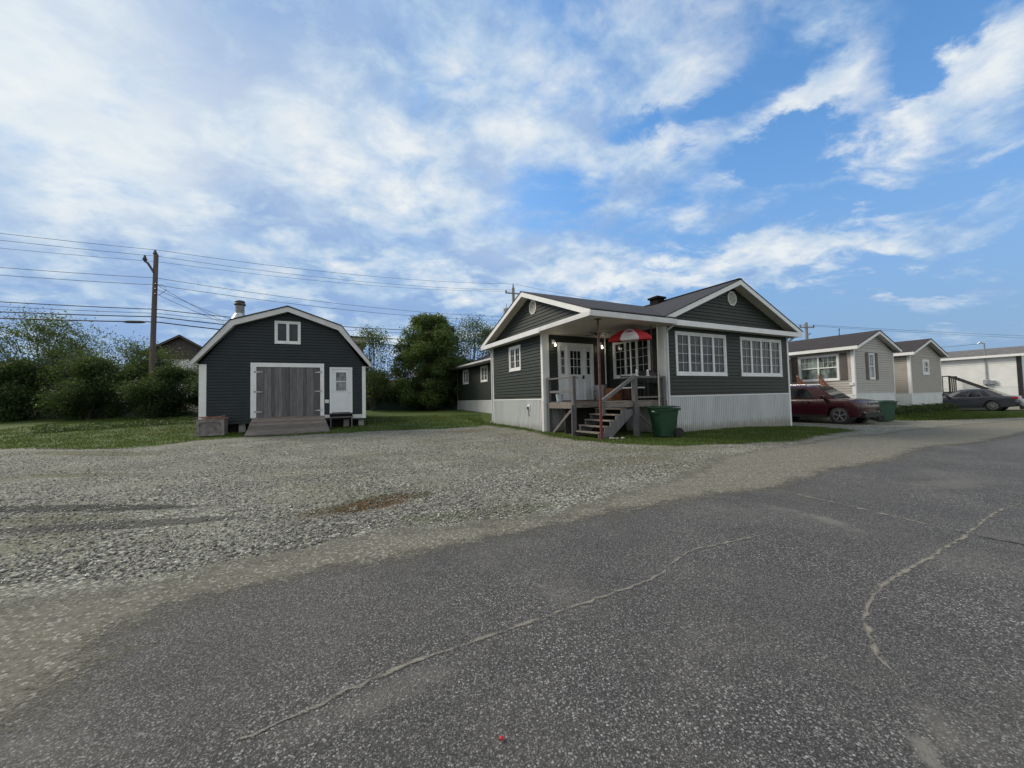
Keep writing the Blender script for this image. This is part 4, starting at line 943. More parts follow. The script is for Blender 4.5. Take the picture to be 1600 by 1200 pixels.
# side door
m=MB()
for (x0,x1,z0,z1) in((-.50,-.41,.82,2.96),(.38,.47,.82,2.96),(-.41,.38,2.88,2.96)): pbox(m,FR(0),x0,x1,-.02,.05,z0,z1)
m.build('door_frame',Mx['white'],S)
m=MB(); pbox(m,FR(0),-.41,-.24,-.02,.02,.86,2.88); pbox(m,FR(0),.21,.38,-.02,.02,.86,2.88); pbox(m,FR(0),-.24,.21,-.02,.02,.86,1.86); pbox(m,FR(0),-.24,.21,-.02,.02,2.74,2.88)
pbox(m,FR(0),-.30,-.04,.02,.03,1.0,1.66); pbox(m,FR(0),.02,.28,.02,.03,1.0,1.66)
for (x0,x1,z0,z1) in((-.27,.24,1.83,1.87),(-.27,.24,2.72,2.77),(-.27,-.23,1.87,2.72),(.20,.24,1.87,2.72),(-.23,.20,2.27,2.31)): pbox(m,FR(0),x0,x1,.02,.035,z0,z1)
sd_o=m.build('side_door',Mx['door'],S)
m=MB(); pbox(m,FR(0),-.24,.21,-.015,-.005,1.87,2.74); m.build('pane',Mx['cglass'],sd_o)
m=MB(); m.tube([(.315,-.02,1.74),(.315,-.075,1.74)],.022,10); m.build('handle',Mx['galv'],sd_o)
m=MB(); pbox(m,FR(0),-.52,.49,-.0,.16,.79,.83); m.build('threshold',Mx['plank'],S)
m=MB(); m.box(-.50,.48,-.45,-.12,.62,.66); m.box(-.47,-.43,-.44,-.15,.1,.62); m.box(.41,.45,-.44,-.15,.1,.62); m.build('step',Mx['plank'],S)
m=MB(); pbox(m,FR(0),-.70,-.53,.01,.05,1.30,1.46); m.build('outlet_box',Mx['plastic'],S,bevel=.008)
window(S,FR(0),-2.69,-1.68,4.0,5.0,2,1,1,'glass',.06,.055)
m=MB(); pbox(m,FR(0),.62,.70,.01,.08,2.66,2.74); m.build('wall_lamp',Mx['black'],S)
# footing blocks
for x in(-5.1,-3.9,.2,.85):
    for y in(.1,3.5): MB().box(x-.12,x+.12,y,y+.25,-.1,.52).build('footing_block',Mx['concrete'],S)
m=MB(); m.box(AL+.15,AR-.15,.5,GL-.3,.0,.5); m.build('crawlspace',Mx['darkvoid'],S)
# metal chimney
m=MB(); c=(-4.42,2.2); m.lathe([(.19,4.55),(.19,5.55),(.185,5.56),(.185,6.05)],18,c); q=m.build('chimney',Mx['stovepipe'],S,smooth=True)
MB().lathe([(.20,6.05),(.24,6.09),(.24,6.12),(.20,6.16),(.21,6.24),(.17,6.28)],18,c).build('cowl',mat('blackened_steel',(.09,.085,.08),.6,.3,8,metal=.5),q,smooth=True)
MB().lathe([(.36,5.38),(.22,5.62),(.20,5.66)],18,c).build('flashing',Mx['galv'],q,smooth=True)
# planter
def gw(u,v): return GX+u*math.cos(GA)-v*math.sin(GA), GY+u*math.sin(GA)+v*math.cos(GA)
px,py=gw(-4.72,-.75); PT=thing('planter_box','weathered wooden planter box filled with dry branches left of the shed ramp','planter',(px,py,float(gz(px,py))),GA)
m=MB(); w=.44; d_=.28; h=.62
m.box(-w,w,-d_,-d_+.03,.03,h); m.box(-w,w,d_-.03,d_,.03,h); m.box(-w,-w+.03,-d_+.03,d_-.03,.03,h); m.box(w-.03,w,-d_+.03,d_-.03,.03,h); m.box(-w+.03,w-.03,-d_+.03,d_-.03,.03,h-.05); m.build('body',Mx['planter'],PT)
m=MB(); 
for a,b in(((-w,.06),(w,.06)),((w,h-.02),(-w,h-.02)),): m.box(-w-.01,w+.01,-d_-.025,-d_-.001,a[1]-.04,a[1]+.04)
for x in(-w+.03,w-.05): m.box(x-.04,x+.06,-d_-.028,-d_-.001,.02,h+.02)
for sx in(-1,1):
    for sz in(0,1): m.bar((sx*(w-.16),-d_-.02,.10 if sz==0 else h-.06),(sx*(w-.04),-d_-.02,.22 if sz==0 else h-.18),.02,.05,(0,1,0))
m.build('frame',mat('planter_frame',(.23,.215,.205),.85,.2,6),PT); m=MB(); m.box(-w-.03,w+.03,-d_-.04,d_+.03,h+.02,h+.05); m.build('rim',Mx['planter'],PT)
m=MB()
for k in range(55):
    a=rng.uniform(-1,1,6); p=Vector((a[0]*w*.9,a[1]*d_*.8,h+.05+.02*abs(a[2]))); q=p+Vector((a[3]*.26,a[4]*.14,.05+a[5]*.05)); m.tube([p,(p+q)/2+Vector((0,0,.03)),q],.012,5)
m.build('branches',Mx['sticks'],PT)

# ================================================================== NEIGHBOURING MOBILE HOMES
def mobile(label,u0_,v0_,w,L,zs,zt,zr,z0,m_wall,m_skirt,roofm,holesL,holesF,name='mobile_home'):
    t=thing(name,label,'mobile home',(*hw(u0_,v0_),0),YAW)
    o=.32; c=w/2; ez=zt+.18
    for (P,a0,a1,hl) in((FR(0),0,w,holesF),(LF(0),0,L,holesL),(RT(w),0,L,())):
        s=MB(); siding(s,P,lin(a0,a1),zs,zt,.13,.028,hl); s.build('wall',m_wall,t,recalc=False)
    s=MB(); zz=zr-.13; siding(s,FR(0),lambda z:(c-(c+.05)*(zz-z)/(zz-zt),c+(c+.05)*(zz-z)/(zz-zt)) ,zt,zz-.05,.13,.028); s.build('wall',m_wall,t,recalc=False)
    MB().box(.03,w-.03,.03,L-.03,.2,zt).build('inner_wall',Mx['darkvoid'],t)
    s=MB(); s.box(-.012,w+.012,-.012,L,z0,zs); s.build('skirting',m_skirt,t)
    s=MB(); pbox(s,FR(0),-.04,.10,.0,.04,z0+.3,zt); pbox(s,LF(0),-.0,.10,.0,.04,zs-.1,zt); s.build('corner_trim',Mx['white'],t)
    s=MB(); pbox(s,FR(0),w-.07,w+.03,.0,.04,zs-.1,zt); s.build('corner_trim',Mx['white'],t)
    s=MB(); e=c+o
    for sg_ in(-1,1): polyslab(s,[(c,-o-.02,zr),(c+sg_*e,-o-.02,ez),(c+sg_*e,L+.2,ez),(c,L+.2,zr)],.04)
    s.build('roof',roofm,t)
    s=MB(); rake(s,FR(0),c,e,zr-.03,ez-.03,o-.03,o,.17); s.box(-o-.03,-o,-o,L+.2,zt-.02,ez-.03); s.box(w+o,w+o+.03,-o,L+.2,zt-.02,ez-.03); s.build('fascia',Mx['white'],t)
    s=MB(); s.box(-o,-.02,-o+.03,L,zt,zt+.02); s.box(w+.02,w+o,-o+.03,L,zt,zt+.02)
    for sg_ in(-1,1): s.hexa([(c,y,zr-.15+d) for y in(-o+.03,-.02) for d in(0,.02)]+[(c+sg_*e,y,ez-.15+d) for y in(-o+.03,-.02) for d in(0,.02)])
    s.build('soffit',Mx['offwhite'],t); return t
N1u,N1v,w1=14.35,.3,4.75
n1=mobile('beige mobile home with brown shutters and white skirting next to the dark green house',N1u,N1v,w1,16,1.2,3.50,4.62,.0,Mx['beige'],Mx['wskirt'],Mx['roofb'],[(.62,2.55,1.9,3.33)],[(1.60,2.40,1.92,3.38)])
window(n1,LF(0),.62,2.55,1.92,3.33,2,4,2,'cglass',.07,.04,True); window(n1,FR(0),1.66,2.34,1.94,3.36,1,2,3,'cglass',.06,.04,True)
def shutter(t,P,a0,a1,z0,z1):
    m=MB(); pbox(m,P,a0,a1,.016,.05,z0,z1)
    for f in(.04,.5,.92): pbox(m,P,a0+.02,a1-.02,.05,.058,z0+(z1-z0)*f,z0+(z1-z0)*(f+.04))
    m.build('shutter',Mx['shutter'],t)
shutter(n1,LF(0),.27,.58,1.9,3.36); shutter(n1,LF(0),2.60,2.92,1.9,3.36); shutter(n1,FR(0),1.28,1.58,1.9,3.38); shutter(n1,FR(0),2.42,2.72,1.9,3.38)
m=MB(); pbox(m,LF(0),.02,.20,.01,.08,1.60,1.76); m.build('outlet_box',Mx['plastic'],n1,bevel=.01)
# porch box on its side with stained stair rails
m=MB(); m.box(-1.5,-.05,3.2,7,-.2,3.25); m.build('entry_wall',Mx['shutter'],n1); m=MB(); m.box(-1.75,-.02,2.95,7.2,3.25,3.42); m.build('entry_roof',Mx['white'],n1)
st=thing('wooden_steps','orange stained wooden steps with slanted rails behind the maroon car','steps',(*hw(N1u,N1v),0),YAW)
for v in(.75,1.75):
    m=MB(); m.bar((-1.9,v,2.18),(-.55,v,1.35),.04,.09) ; m.build('handrail',mat('pale_lumber',(.33,.20,.13),.7,.15,5),st)
    m=MB()
    for k in range(9): f=k/8; m.box(-1.88+1.3*f,-1.84+1.3*f,v-.02,v+.02,.0,2.13-.8*f)
    m.build('baluster',Mx['redlattice'],st)
m=MB()
for k in range(5): m.box(-1.9+.27*k,-1.6+.27*k,0.78,1.72,.95-.19*k,.99-.19*k)
m.box(-2.9,-1.85,.7,1.8,1.10,1.15); m.build('tread',Mx['brown'],st)
MB().tube([(w1*.5,1.5,4.62),(w1*.5,1.5,4.95),(w1*.5+.05,1.5,5.0)],.03,6).build('vent_pipe',Mx['black'],n1)
n2=mobile('taupe mobile home with one small front window right of the shuttered one',21.3,.25,4.9,15,1.12,3.42,4.52,.0,Mx['beige2'],Mx['wskirt'],Mx['roofb'],[],[(1.85,2.9,2.25,3.2)])
window(n2,FR(0),1.85,2.9,2.25,3.2,1,1,1,'cglass',.13,.04,True)
# third home: white, long side towards us
n3=mobile('long white mobile home with grey roof and black corner trim behind the parked cars',33,-1.87,4.9,17,1.38,3.52,4.35,-.25,Mx['whitesiding'],Mx['wskirt'],Mx['roofg'],[],[])
m=MB(); pbox(m,LF(0),-.05,.17,.012,.06,-.2,3.52); pbox(m,FR(0),-.04,.1,.012,.05,-.2,3.52); m.build('corner_trim',Mx['black'],n3)
m=MB(); m.tube([(-.08,1.55,1.6),(-.08,1.55,4.6),(-.08,1.75,4.72),(-.08,1.85,4.6)],.045,8); m.build('service_mast',Mx['galv'],n3,smooth=True)
m=MB(); m.lathe([(.15,1.55),(.17,1.6),(.17,1.9),(.1,1.95)],12,(-.12,1.55)); m.box(-.2,-.02,1.15,1.4,1.6,1.85); m.build('meter',Mx['galv'],n3)
dk3=thing('black_deck','black painted deck railing with stairs at the side of the long white mobile home','deck',(*hw(33,-1.87),0),YAW)
m=MB(); m.box(-1.6,-.1,3.0,5.2,1.0,1.1)
m.build('floor',Mx['black'],dk3); m=MB()
for k in range(7): m.box(-1.6,-1.54,3.02+.35*k,3.08+.35*k,-.2,2.28)
m.box(-1.62,-1.54,3.0,5.2,2.22,2.30)
for k in range(4): m.box(-1.6+.4*k,-1.54+.4*k,2.98,3.04,-.2,2.28)
m.box(-1.6,-.2,2.96,3.02,2.2,2.28); m.bar((-1.57,3.0,2.2),(-1.57,1.3,1.2),.06,.10); m.bar((-.6,3.0,2.2),(-.6,1.3,1.2),.06,.10)
m.build('railing',Mx['black'],dk3)
m=MB()
for k in range(6): m.box(-1.5,-.3,1.3+.29*k,1.6+.29*k,.02+.19*k,.07+.19*k)
m.build('stair_tread',Mx['black'],dk3)

# distant brown house behind the hedge, and one behind the shed
def backhouse(label,x,y,w,L,z0,zw,zr,rz,mw,mg,rm,zsplit):
    t=thing('house',label,'house',(x,y,0),rz); MB().box(-w/2,w/2,0,L,z0,zsplit).build('wall',mw,t); MB().box(-w/2-.01,w/2+.01,-.01,L,zsplit,zw).build('upper_wall',mg,t)
    m=MB(); m.prism([(-w/2,zw),(w/2,zw),(0,zr-.15)],1,-.02,L); m.build('gable',mg,t)
    m=MB()
    for s in(-1,1): polyslab(m,[(0,-.5,zr),(s*(w/2+.5),-.5,zw-.05),(s*(w/2+.5),L+.4,zw-.05),(0,L+.4,zr)],.12)
    m.build('roof',rm,t); m=MB(); rake(m,FR(0),0,w/2+.5,zr-.1,zw-.15,.48,.52,.12); m.build('fascia',Mx['shutter'],t)
    m=MB(); m.box(-1.6,-.5,-.03,0,z0+1.2,z0+2.2); m.build('window',Mx['glass'],t); return t
backhouse('dark brown gabled house with a white lower wall behind the hedge left of the shed',-34.6,40,5.4,9,2.0,6.75,8.75,R(28),Mx['whitesiding'],Mx['chestnut'],Mx['roofb'],6.2)
b2=thing('house','dark house with a pale flat roof edge showing behind the shed roof','house',(-17.4,39.5,0),R(24)); MB().box(-2,2,0,4,2,7.4).build('wall',Mx['chestnut'],b2); MB().box(-2.3,2.3,-.3,4.2,7.42,8.05).build('roof_edge',mat('tan_fascia',(.36,.31,.27),.7,.1,4),b2); MB().box(-2.4,2.4,-.4,4.3,8.05,8.15).build('roof',Mx['roofg'],b2)
MB().box(.4,1.3,-.03,0,5.6,6.6).build('window',Mx['glass'],b2)
# fences behind the yard
m=thing('garden_fence','low dark green board fence at the back of the lawn between shed and house','fence',(-8.6,31.6,float(gz(-8.6,31.6))),R(3))
q=MB(); 
for k in range(46): q.box(-4.6+.2*k,-4.41+.2*k,-.02,.02,-.1,.72)
q.build('boards',Mx['dkgreen'],m); q=MB(); q.box(-4.6,4.6,-.04,.04,.72,.77); q.build('rail',Mx['dkgreen'],m)
for k in range(5): MB().box(-4.6+2.28*k,-4.5+2.28*k,.02,.10,-.1,.75).build('post',Mx['dkgreen'],m)
m=thing('picket_fence','orange red picket fence on the bank behind the trees','fence',(-15.8,46,0),R(0))
q=MB()
for k in range(34): x=.19*k; z=3.2+.14*x+.38*0; q.box(x,x+.11,-.015,.015,z,z+1.35+.1*math.sin(k))
q.build('pickets',Mx['redlattice'],m); q=MB(); q.bar((0,.04,4.2),(6.4,.04,5.1),.04,.1); q.bar((0,.04,3.5),(6.4,.04,4.4),.04,.1); q.build('rail',Mx['redlattice'],m)

# ================================================================== CARS
def car(name,label,x,y,rz,P,paint,group=None):
    t=thing(name,label,P.get('cat','car'),(x,y,float(gz(x,y))+.005),rz,group)
    Lh,W2,wr=P['L']/2,P['W']/2,P['wr']; fa,ra=P['fa'],P['ra']
    def arch(cx,r,n=10): return [(cx-r*math.cos(math.pi*k/n)*1.0, wr+r*math.sin(math.pi*k/n)*1.0 -.0) for k in range(n+1)]
    low=P['sill']; top=P['top']    # top outline from rear to front
    body=[(-Lh+.06,low+.08)]
    body+=[(ra-P['ar'],low)]+[(ra-P['ar']*math.cos(math.pi*k/10),low+ (wr+P['ar']-low)*math.sin(math.pi*k/10)) for k in range(1,10)]+[(ra+P['ar'],low)]
    body+=[(fa-P['ar'],low)]+[(fa-P['ar']*math.cos(math.pi*k/10),low+(wr+P['ar']-low)*math.sin(math.pi*k/10)) for k in range(1,10)]+[(fa+P['ar'],low)]
    body+=[(Lh-.10,low+.03)]+top[::-1]
    n=len(body); sl=[(-1,.055),(-.97,.02),(-.86,.0),(-.5,0),(0,0),(.5,0),(.86,0),(.97,.02),(1,.055)]
    m=MB(); cx0=0; cz=.75
    for (f,ins) in sl:
        for (px_,pz_) in body:
            k=1-.055*abs(f)**4 if px_>0 else 1-.04*abs(f)**4
            zz=pz_-(ins if pz_>cz else -ins*.4); 
            if pz_>.85: zz-= .03*abs(f)**2
            # shoulders fall in towards the top
            wf=f*W2*(1-(.05 if pz_>P['belt']-.05 else 0))*(1-(.03 if pz_<low+.12 else 0))
            m.v.append((px_*k,wf,zz))
    for s in range(len(sl)-1):
        for i in range(n): m.f.append((s*n+i,s*n+(i+1)%n,(s+1)*n+(i+1)%n,(s+1)*n+i)); m.m.append(0)
    m.f.append(tuple(range(n))); m.m.append(0); m.f.append(tuple(range((len(sl)-1)*n,len(sl)*n))[::-1]); m.m.append(0)
    bo=m.build('body',paint,t,smooth=True)
    # cabin
    g=P['cab']; # (x_rear_base,x_rear_top,x_front_top,x_front_base,z_base,z_top,w_base,w_top)
    xb0,xt0,xt1,xb1,zb,zt,wb,wt=g
    def sec(fr):  # fraction up
        return (xb0+(xt0-xb0)*fr, xb1+(xt1-xb1)*fr, wb+(wt-wb)*fr, zb+(zt-zb)*fr)
    m=MB(); N_=9
    lv=[]
    for fr in(0,.35,.7,.9,1.0):
        a,b,w,z=sec(fr); 
        ring=[]
        for i in range(N_): 
            q=i/(N_-1); x_=a+(b-a)*q; ring.append((x_,w*(1-.10*(2*q-1)**4),z+(P['dome']*(1-(2*q-1)**2) if fr==1 else (P['dome']*.8*(1-(2*q-1)**2) if fr==.9 else 0))))
        lv.append([(x_,-y_,z_) for x_,y_,z_ in ring]+[(x_,y_,z_) for x_,y_,z_ in ring[::-1]])
    k=len(lv[0]); 
    lv[-1]=[(x_,y_*.86,z_+.01) for x_,y_,z_ in lv[-1]]
    for r_ in lv: m.v+=r_
    for j in range(len(lv)-1):
        for i in range(k): m.f.append((j*k+i,j*k+(i+1)%k,(j+1)*k+(i+1)%k,(j+1)*k+i)); m.m.append(0)
    for i in range(N_-1): m.f.append(((len(lv)-1)*k+i,(len(lv)-1)*k+i+1,(len(lv)-1)*k+k-2-i,(len(lv)-1)*k+k-1-i)); m.m.append(0)
    m.build('cabin',paint,t,smooth=True)
    # side glass
    for s in(-1,1):
        for (q0,q1) in P['win']:
            mm=MB(); pts=[]
            for (q,fr) in((q0,.10),(q1,.10),(q1,.84),(q0,.84)):
                a,b,w,z=sec(fr); x_=a+(b-a)*q; w_=w*(1-.10*(2*q-1)**4)+.006; pts.append((x_,s*w_,z))
            mid=[]
            for i in range(4): mid.append(pts[i])
            mm.face(pts if s<0 else pts[::-1]); mm.build('side_window',Mx['carglass'],t,recalc=False)
            if P.get('chrome'):
                mm=MB(); a_=pts[0]; b_=pts[1]; mm.bar((a_[0],a_[1],a_[2]-.02),(b_[0],b_[1],b_[2]-.02),.012,.022); mm.build('chrome_strip',Mx['chrome'],t)
    for nm,q,sg_ in(('windshield',1.0,1),('rear_window',0.0,-1)):
        mm=MB(); pts=[]
        for (f_,fr) in((-1,.08),(1,.08),(1,.88),(-1,.88)):
            a,b,w,z=sec(fr); x_=(b if q else a)+sg_*.012; pts.append((x_,f_*w*.86,z+.008))
        mm.face(pts); mm.build(nm,Mx['carglass'],t,recalc=False)
    # wheels
    for cxw in(fa,ra):
        for s in(-1,1):
            y0=s*(W2-.235); y1=s*(W2-.02); mm=MB(); mm.tube([(cxw,y0,wr),(cxw,y0+s*.02,wr),(cxw,y1-s*.02,wr),(cxw,y1,wr)],[wr*.93,wr,wr,wr*.92],26); w=mm.build('wheel',Mx['rubber'],t,smooth=True)
            rr_=wr*P.get('rimf',.68); mm=MB(); mm.tube([(cxw,y1-s*.01,wr),(cxw,y1+s*.004,wr)],[rr_,rr_],26); mm.build('rim_dish',Mx['black'],w)
            mm=MB(); 
            for k_ in range(P.get('spokes',5)*1):
                aa_=2*math.pi*k_/P.get('spokes',5)+.3
                for da in(-.13,.13):
                    mm.bar((cxw+math.cos(aa_)*.05,y1+s*.014,wr+math.sin(aa_)*.05),(cxw+math.cos(aa_+da)*rr_*.93,y1+s*.008,wr+math.sin(aa_+da)*rr_*.93),.02,.045,(0,1,0))
            for k_ in range(24):
                a0_=2*math.pi*k_/24; a1_=2*math.pi*(k_+1)/24
                mm.bar((cxw+math.cos(a0_)*rr_*.95,y1+s*.008,wr+math.sin(a0_)*rr_*.95),(cxw+math.cos(a1_)*rr_*.95,y1+s*.008,wr+math.sin(a1_)*rr_*.95),.02,.028,(0,1,0))
            mm.tube([(cxw,y1,wr),(cxw,y1+s*.02,wr)],.05,12); mm.build('rim',Mx['alloy'],w)
            mm=MB(); mm.tube([(cxw,s*(W2-.5),wr),(cxw,s*(W2-.06),wr)],P['ar']*.97,20); mm.build('wheel_well',Mx['black'],t)
    for s in(-1,1):
        mm=MB(); x_=P['cab'][3]-.42; mm.box(x_-.06,x_+.08,s*(W2-.06),s*(W2+.14),P['belt']+.02,P['belt']+.17); mm.build('mirror',paint,t,bevel=.02)
        for hx_ in P['handles']: mm=MB(); mm.box(hx_-.09,hx_+.09,s*(W2-.01),s*(W2+.022),P['belt']-.13,P['belt']-.10); mm.build('door_handle',Mx['chrome'] if P.get('chrome') else paint,t)
        mm=MB()
        for sx_ in P['seams']: mm.box(sx_-.005,sx_+.005,s*(W2-.02),s*(W2+.0025),low+.08,P['belt']-.04)
        mm.build('door_seam',Mx['black'],t)
        mm=MB(); mm.box(ra+P['ar']+.02,fa-P['ar']-.02,s*(W2-.03),s*(W2+.012),low-.01,low+.10); mm.build('sill',Mx['black'],t)
        hl=P['head']; mm=MB(); mm.hexa([(hl[0]+(dx_ if j else -.16),s*(W2*yy),hl[1]+zz) for (yy,dx_) in((.62,.035),(.93,-.035)) for j in(0,1) for zz in(-.06,.06)]); mm.build('headlight',Mx['lamp'],t,bevel=.01)
        tl=P['tail']; mm=MB(); mm.box(tl[0]-.0,tl[0]+.22,s*(W2*.66),s*(W2*1.003),tl[1]-.07,tl[1]+.07); mm.build('taillight',Mx['taillamp'],t,bevel=.015)
        if P.get('rails'):
            a,b,w,z=sec(1); mm=MB(); mm.tube([(a+.2,s*w*.86,z+.0),(a+.3,s*w*.86,z+.085),(b-.45,s*w*.86,z+.085),(b-.3,s*w*.86,z+.0)],.018,6); mm.build('roof_rail',Mx['chrome'],t)
    gl=P['grille']; mm=MB(); mm.box(gl[0]-.1,gl[0]+.012,-W2*.50,W2*.50,gl[1]-.09,gl[1]+.10); gg=mm.build('grille',Mx['rubber'],t)
    mm=MB()
    if P.get('slots'):
        for k_ in range(7):
            y_=-W2*.45+W2*.9*k_/6
            for e in(-.042,.042): mm.box(gl[0]+.012,gl[0]+.03,y_+e-.008,y_+e+.008,gl[1]-.085,gl[1]+.095)
            mm.box(gl[0]+.012,gl[0]+.03,y_-.042,y_+.042,gl[1]+.075,gl[1]+.095); mm.box(gl[0]+.012,gl[0]+.03,y_-.042,y_+.042,gl[1]-.085,gl[1]-.065)
    else:
        for k_ in range(3): mm.box(gl[0]+.012,gl[0]+.022,-W2*.48,W2*.48,gl[1]-.06+.06*k_,gl[1]-.045+.06*k_)
    mm.build('grille_bar',Mx['chrome'],gg)
    mm=MB(); mm.box(Lh-.35,Lh-.028,-W2*.80,W2*.80,low-.0,low+.20); mm.build('lower_bumper',Mx['rubber'],t,bevel=.02)
    mm=MB(); 
    for s in(-1,1): mm.bar((Lh-.055,s*W2*.62,low+.19),(Lh-.10,s*W2*.80,low+.24),.02,.03)
    mm.build('fog_lamp_trim',Mx['chrome'],t)
    return t
SUVP=dict(L=4.82,W=1.94,wr=.375,fa=1.50,ra=-1.42,ar=.45,sill=.30,belt=1.10,
  top=[(-2.40,.55),(-2.41,.85),(-2.36,1.10),(-2.0,1.14),(0,1.13),(1.10,1.14),(1.75,1.11),(2.20,1.05),(2.36,.97),(2.42,.78),(2.38,.55)],
  cab=(-2.34,-2.08,.50,1.30,1.10,1.70,.91,.76),dome=.035,win=[(.05,.24),(.27,.50),(.53,.80)],chrome=True,rails=True,handles=[.25,-.80],seams=[1.0,-.02,-1.05],
  head=(2.24,.90),tail=(-2.43,1.0),grille=(2.385,.83),slots=True,rimf=.70,spokes=5,cat='car')
SEDP=dict(L=4.62,W=1.78,wr=.32,fa=1.40,ra=-1.28,ar=.38,sill=.22,belt=.90,
  top=[(-2.30,.50),(-2.32,.75),(-2.25,.98),(-1.75,1.03),(0,.93),(1.05,.92),(1.75,.82),(2.12,.70),(2.28,.55),(2.30,.40)],
  cab=(-1.90,-1.05,.22,1.15,.90,1.43,.82,.60),dome=.03,win=[(.20,.33),(.36,.56),(.59,.82)],handles=[.15,-.75],seams=[.85,-.05,-.95],
  head=(2.12,.66),tail=(-2.33,.86),grille=(2.26,.50),rimf=.72,spokes=8,cat='car')
def hpos(u,v): return hw(u,v)
# heading: local +x forward.  towards the road = -v
x,y=hw(11.75,-.44+1.50)
car('parked_suv','dark maroon sport utility car parked between the green house and the beige mobile home',x,y,YAW-math.pi/2,SUVP,Mx['maroon']).scale=(1,1,1.06)
x,y=hw(29.95,-1.286+1.28); car('parked_sedan','slate grey sedan seen from its left side in front of the long white mobile home',x,y,YAW+math.pi/2,SEDP,Mx['greypaint'],'sedans parked by the white mobile home')
x,y=hw(32.1,-4.25); car('parked_sedan','silver sedan cut off by the right edge of the photo behind the slate grey one',x,y,YAW+math.pi/2,SEDP,Mx['silver'],'sedans parked by the white mobile home')

# ================================================================== UTILITY POLES AND WIRES
def pole(label,x,y,zt,r0_,r1_,mt,arms,top=(),z0=None,lean=0):
    z0=float(gz(x,y))-.3 if z0 is None else z0
    t=thing('utility_pole',label,'utility pole',(x,y,0),0,'utility poles'); MB().tube([(0,0,z0),(lean*.5,0,(z0+zt)/2),(lean,0,zt)],[r0_,(r0_+r1_)/2,r1_],14).build('shaft',mt,t,smooth=True)
    for (z,w,a) in arms:
        c,s=math.cos(a),math.sin(a); m=MB(); m.bar((lean-c*w/2,-s*w/2-.12,z),(lean+c*w/2,s*w/2-.12,z),.10,.12); am=m.build('crossarm',mt,t)
        m=MB()
        for f in(-.46,.46) if w<3 else (-.47,-.3,.47): m.lathe([(.05,z+.06),(.09,z+.10),(.05,z+.16),(.08,z+.22),(.03,z+.30)],10,(lean+c*w*f,s*w*f-.12))
        m.build('insulator',Mx['insul'],am)
    return t
p1=pole('tall brown wooden utility pole rising from the hedge left of the shed',-22.6,24,10.95,.155,.12,Mx['pole'],[],z0=.9,lean=.22)
m=MB(); m.tube([(.2,-.1,9.75),(-.15,-.15,10.35),(-.35,-.15,10.5)],.07,8); m.lathe([(.05,10.5),(.13,10.6),(.08,10.72),(.05,10.85)],10,(-.35,-.15)); m.lathe([(.05,10.9),(.13,11.0),(.08,11.1),(.04,11.25)],10,(.18,-.02)); m.build('insulator',Mx['insul'],p1)
m=MB(); m.tube([(.30,-.16,1),(.32,-.12,9.4)],.03,6); m.build('cable_guard',Mx['insul'],p1)
m=MB()
for z in(9.0,8.7,8.35): m.lathe([(.03,z-.06),(.07,z),(.03,z+.06)],8,(.42,-.2))
m.tube([(.4,-.2,9.0),(.9,-.25,8.9),(1.2,-.3,8.6),(.7,-.25,8.3),(.4,-.2,8.35)],.015,5); m.build('bracket',Mx['insul'],p1)
p2=pole('grey utility pole with one crossarm behind the left gable of the green house',.35,40,12.95,.2,.15,Mx['gpole'],[(12.35,1.75,.35)])
m=MB(); m.lathe([(.05,12.95),(.07,13.1),(.03,13.45)],8); m.build('insulator',Mx['insul'],p2); m=MB(); m.lathe([(.28,9.7),(.34,9.75),(.34,10.65),(.22,10.75),(.05,10.85)],14,(-.75,-.3)); m.tube([(-.75,-.3,10.8),(-.75,-.3,11.2)],.04,6); m.bar((-.4,-.3,10.3),(0,0,10.3),.06,.1); m.build('transformer',mat('grey_transformer',(.28,.30,.31),.5,.1,4),p2,smooth=True)
p3=pole('grey utility pole with a crossarm beyond the beige mobile home roof',35.2,45.5,9.6,.2,.16,Mx['gpole'],[(9.0,1.9,.1)])
p4=pole('small far utility pole with a crossarm above the hedge left of the tall pole',-78,80,13.2,.2,.15,Mx['gpole'],[(12.9,2.2,.1)],z0=0)
MB().tube([(0,0,8.0),(.5,0,8.3)],.05,5).build('bracket',Mx['insul'],p3)
def wire(label,a,b,sag,r,n=24):
    m=MB(); a=Vector(a);b=Vector(b); pts=[]
    for k in range(n+1):
        f=k/n; p=a.lerp(b,f); p.z-=4*sag*f*(1-f); pts.append(p)
    m.tube(pts,r,5); o=m.build('power_line',Mx['wire'],None); return tag(o,label,'wire','overhead wires')
A1=(-22.6,24); A2=(.35,40); A0=(-45.6,8)
rows=[(11.25,13.4,11.3,.012,'topmost thin power line'),(10.85,12.75,11.0,.012,'second thin power line below the topmost'),(10.5,12.6,10.3,.010,'third thin power line from the top'),
      (9.45,9.9,9.2,.014,'upper of the two middle wires'),(9.0,9.5,8.9,.014,'lower of the two middle wires'),(7.45,8.4,7.8,.026,'upper thick communication cable'),(7.2,8.1,7.5,.014,'thin strand under the upper thick cable'),
      (6.98,7.3,7.0,.032,'thick black cable in the middle of the lower bundle'),(6.65,6.6,6.6,.036,'lowest thick black cable of the bundle')]
for z1_,z2_,z0_,r_,lb in rows:
    dx=.25
    wire(lb+' left of the tall brown pole',(A1[0]+dx,A1[1],z1_),(A0[0],A0[1],z0_),.55,r_)
    wire(lb+' right of the tall brown pole',(A1[0]+dx,A1[1],z1_),(A2[0],A2[1],z2_),.5,r_)
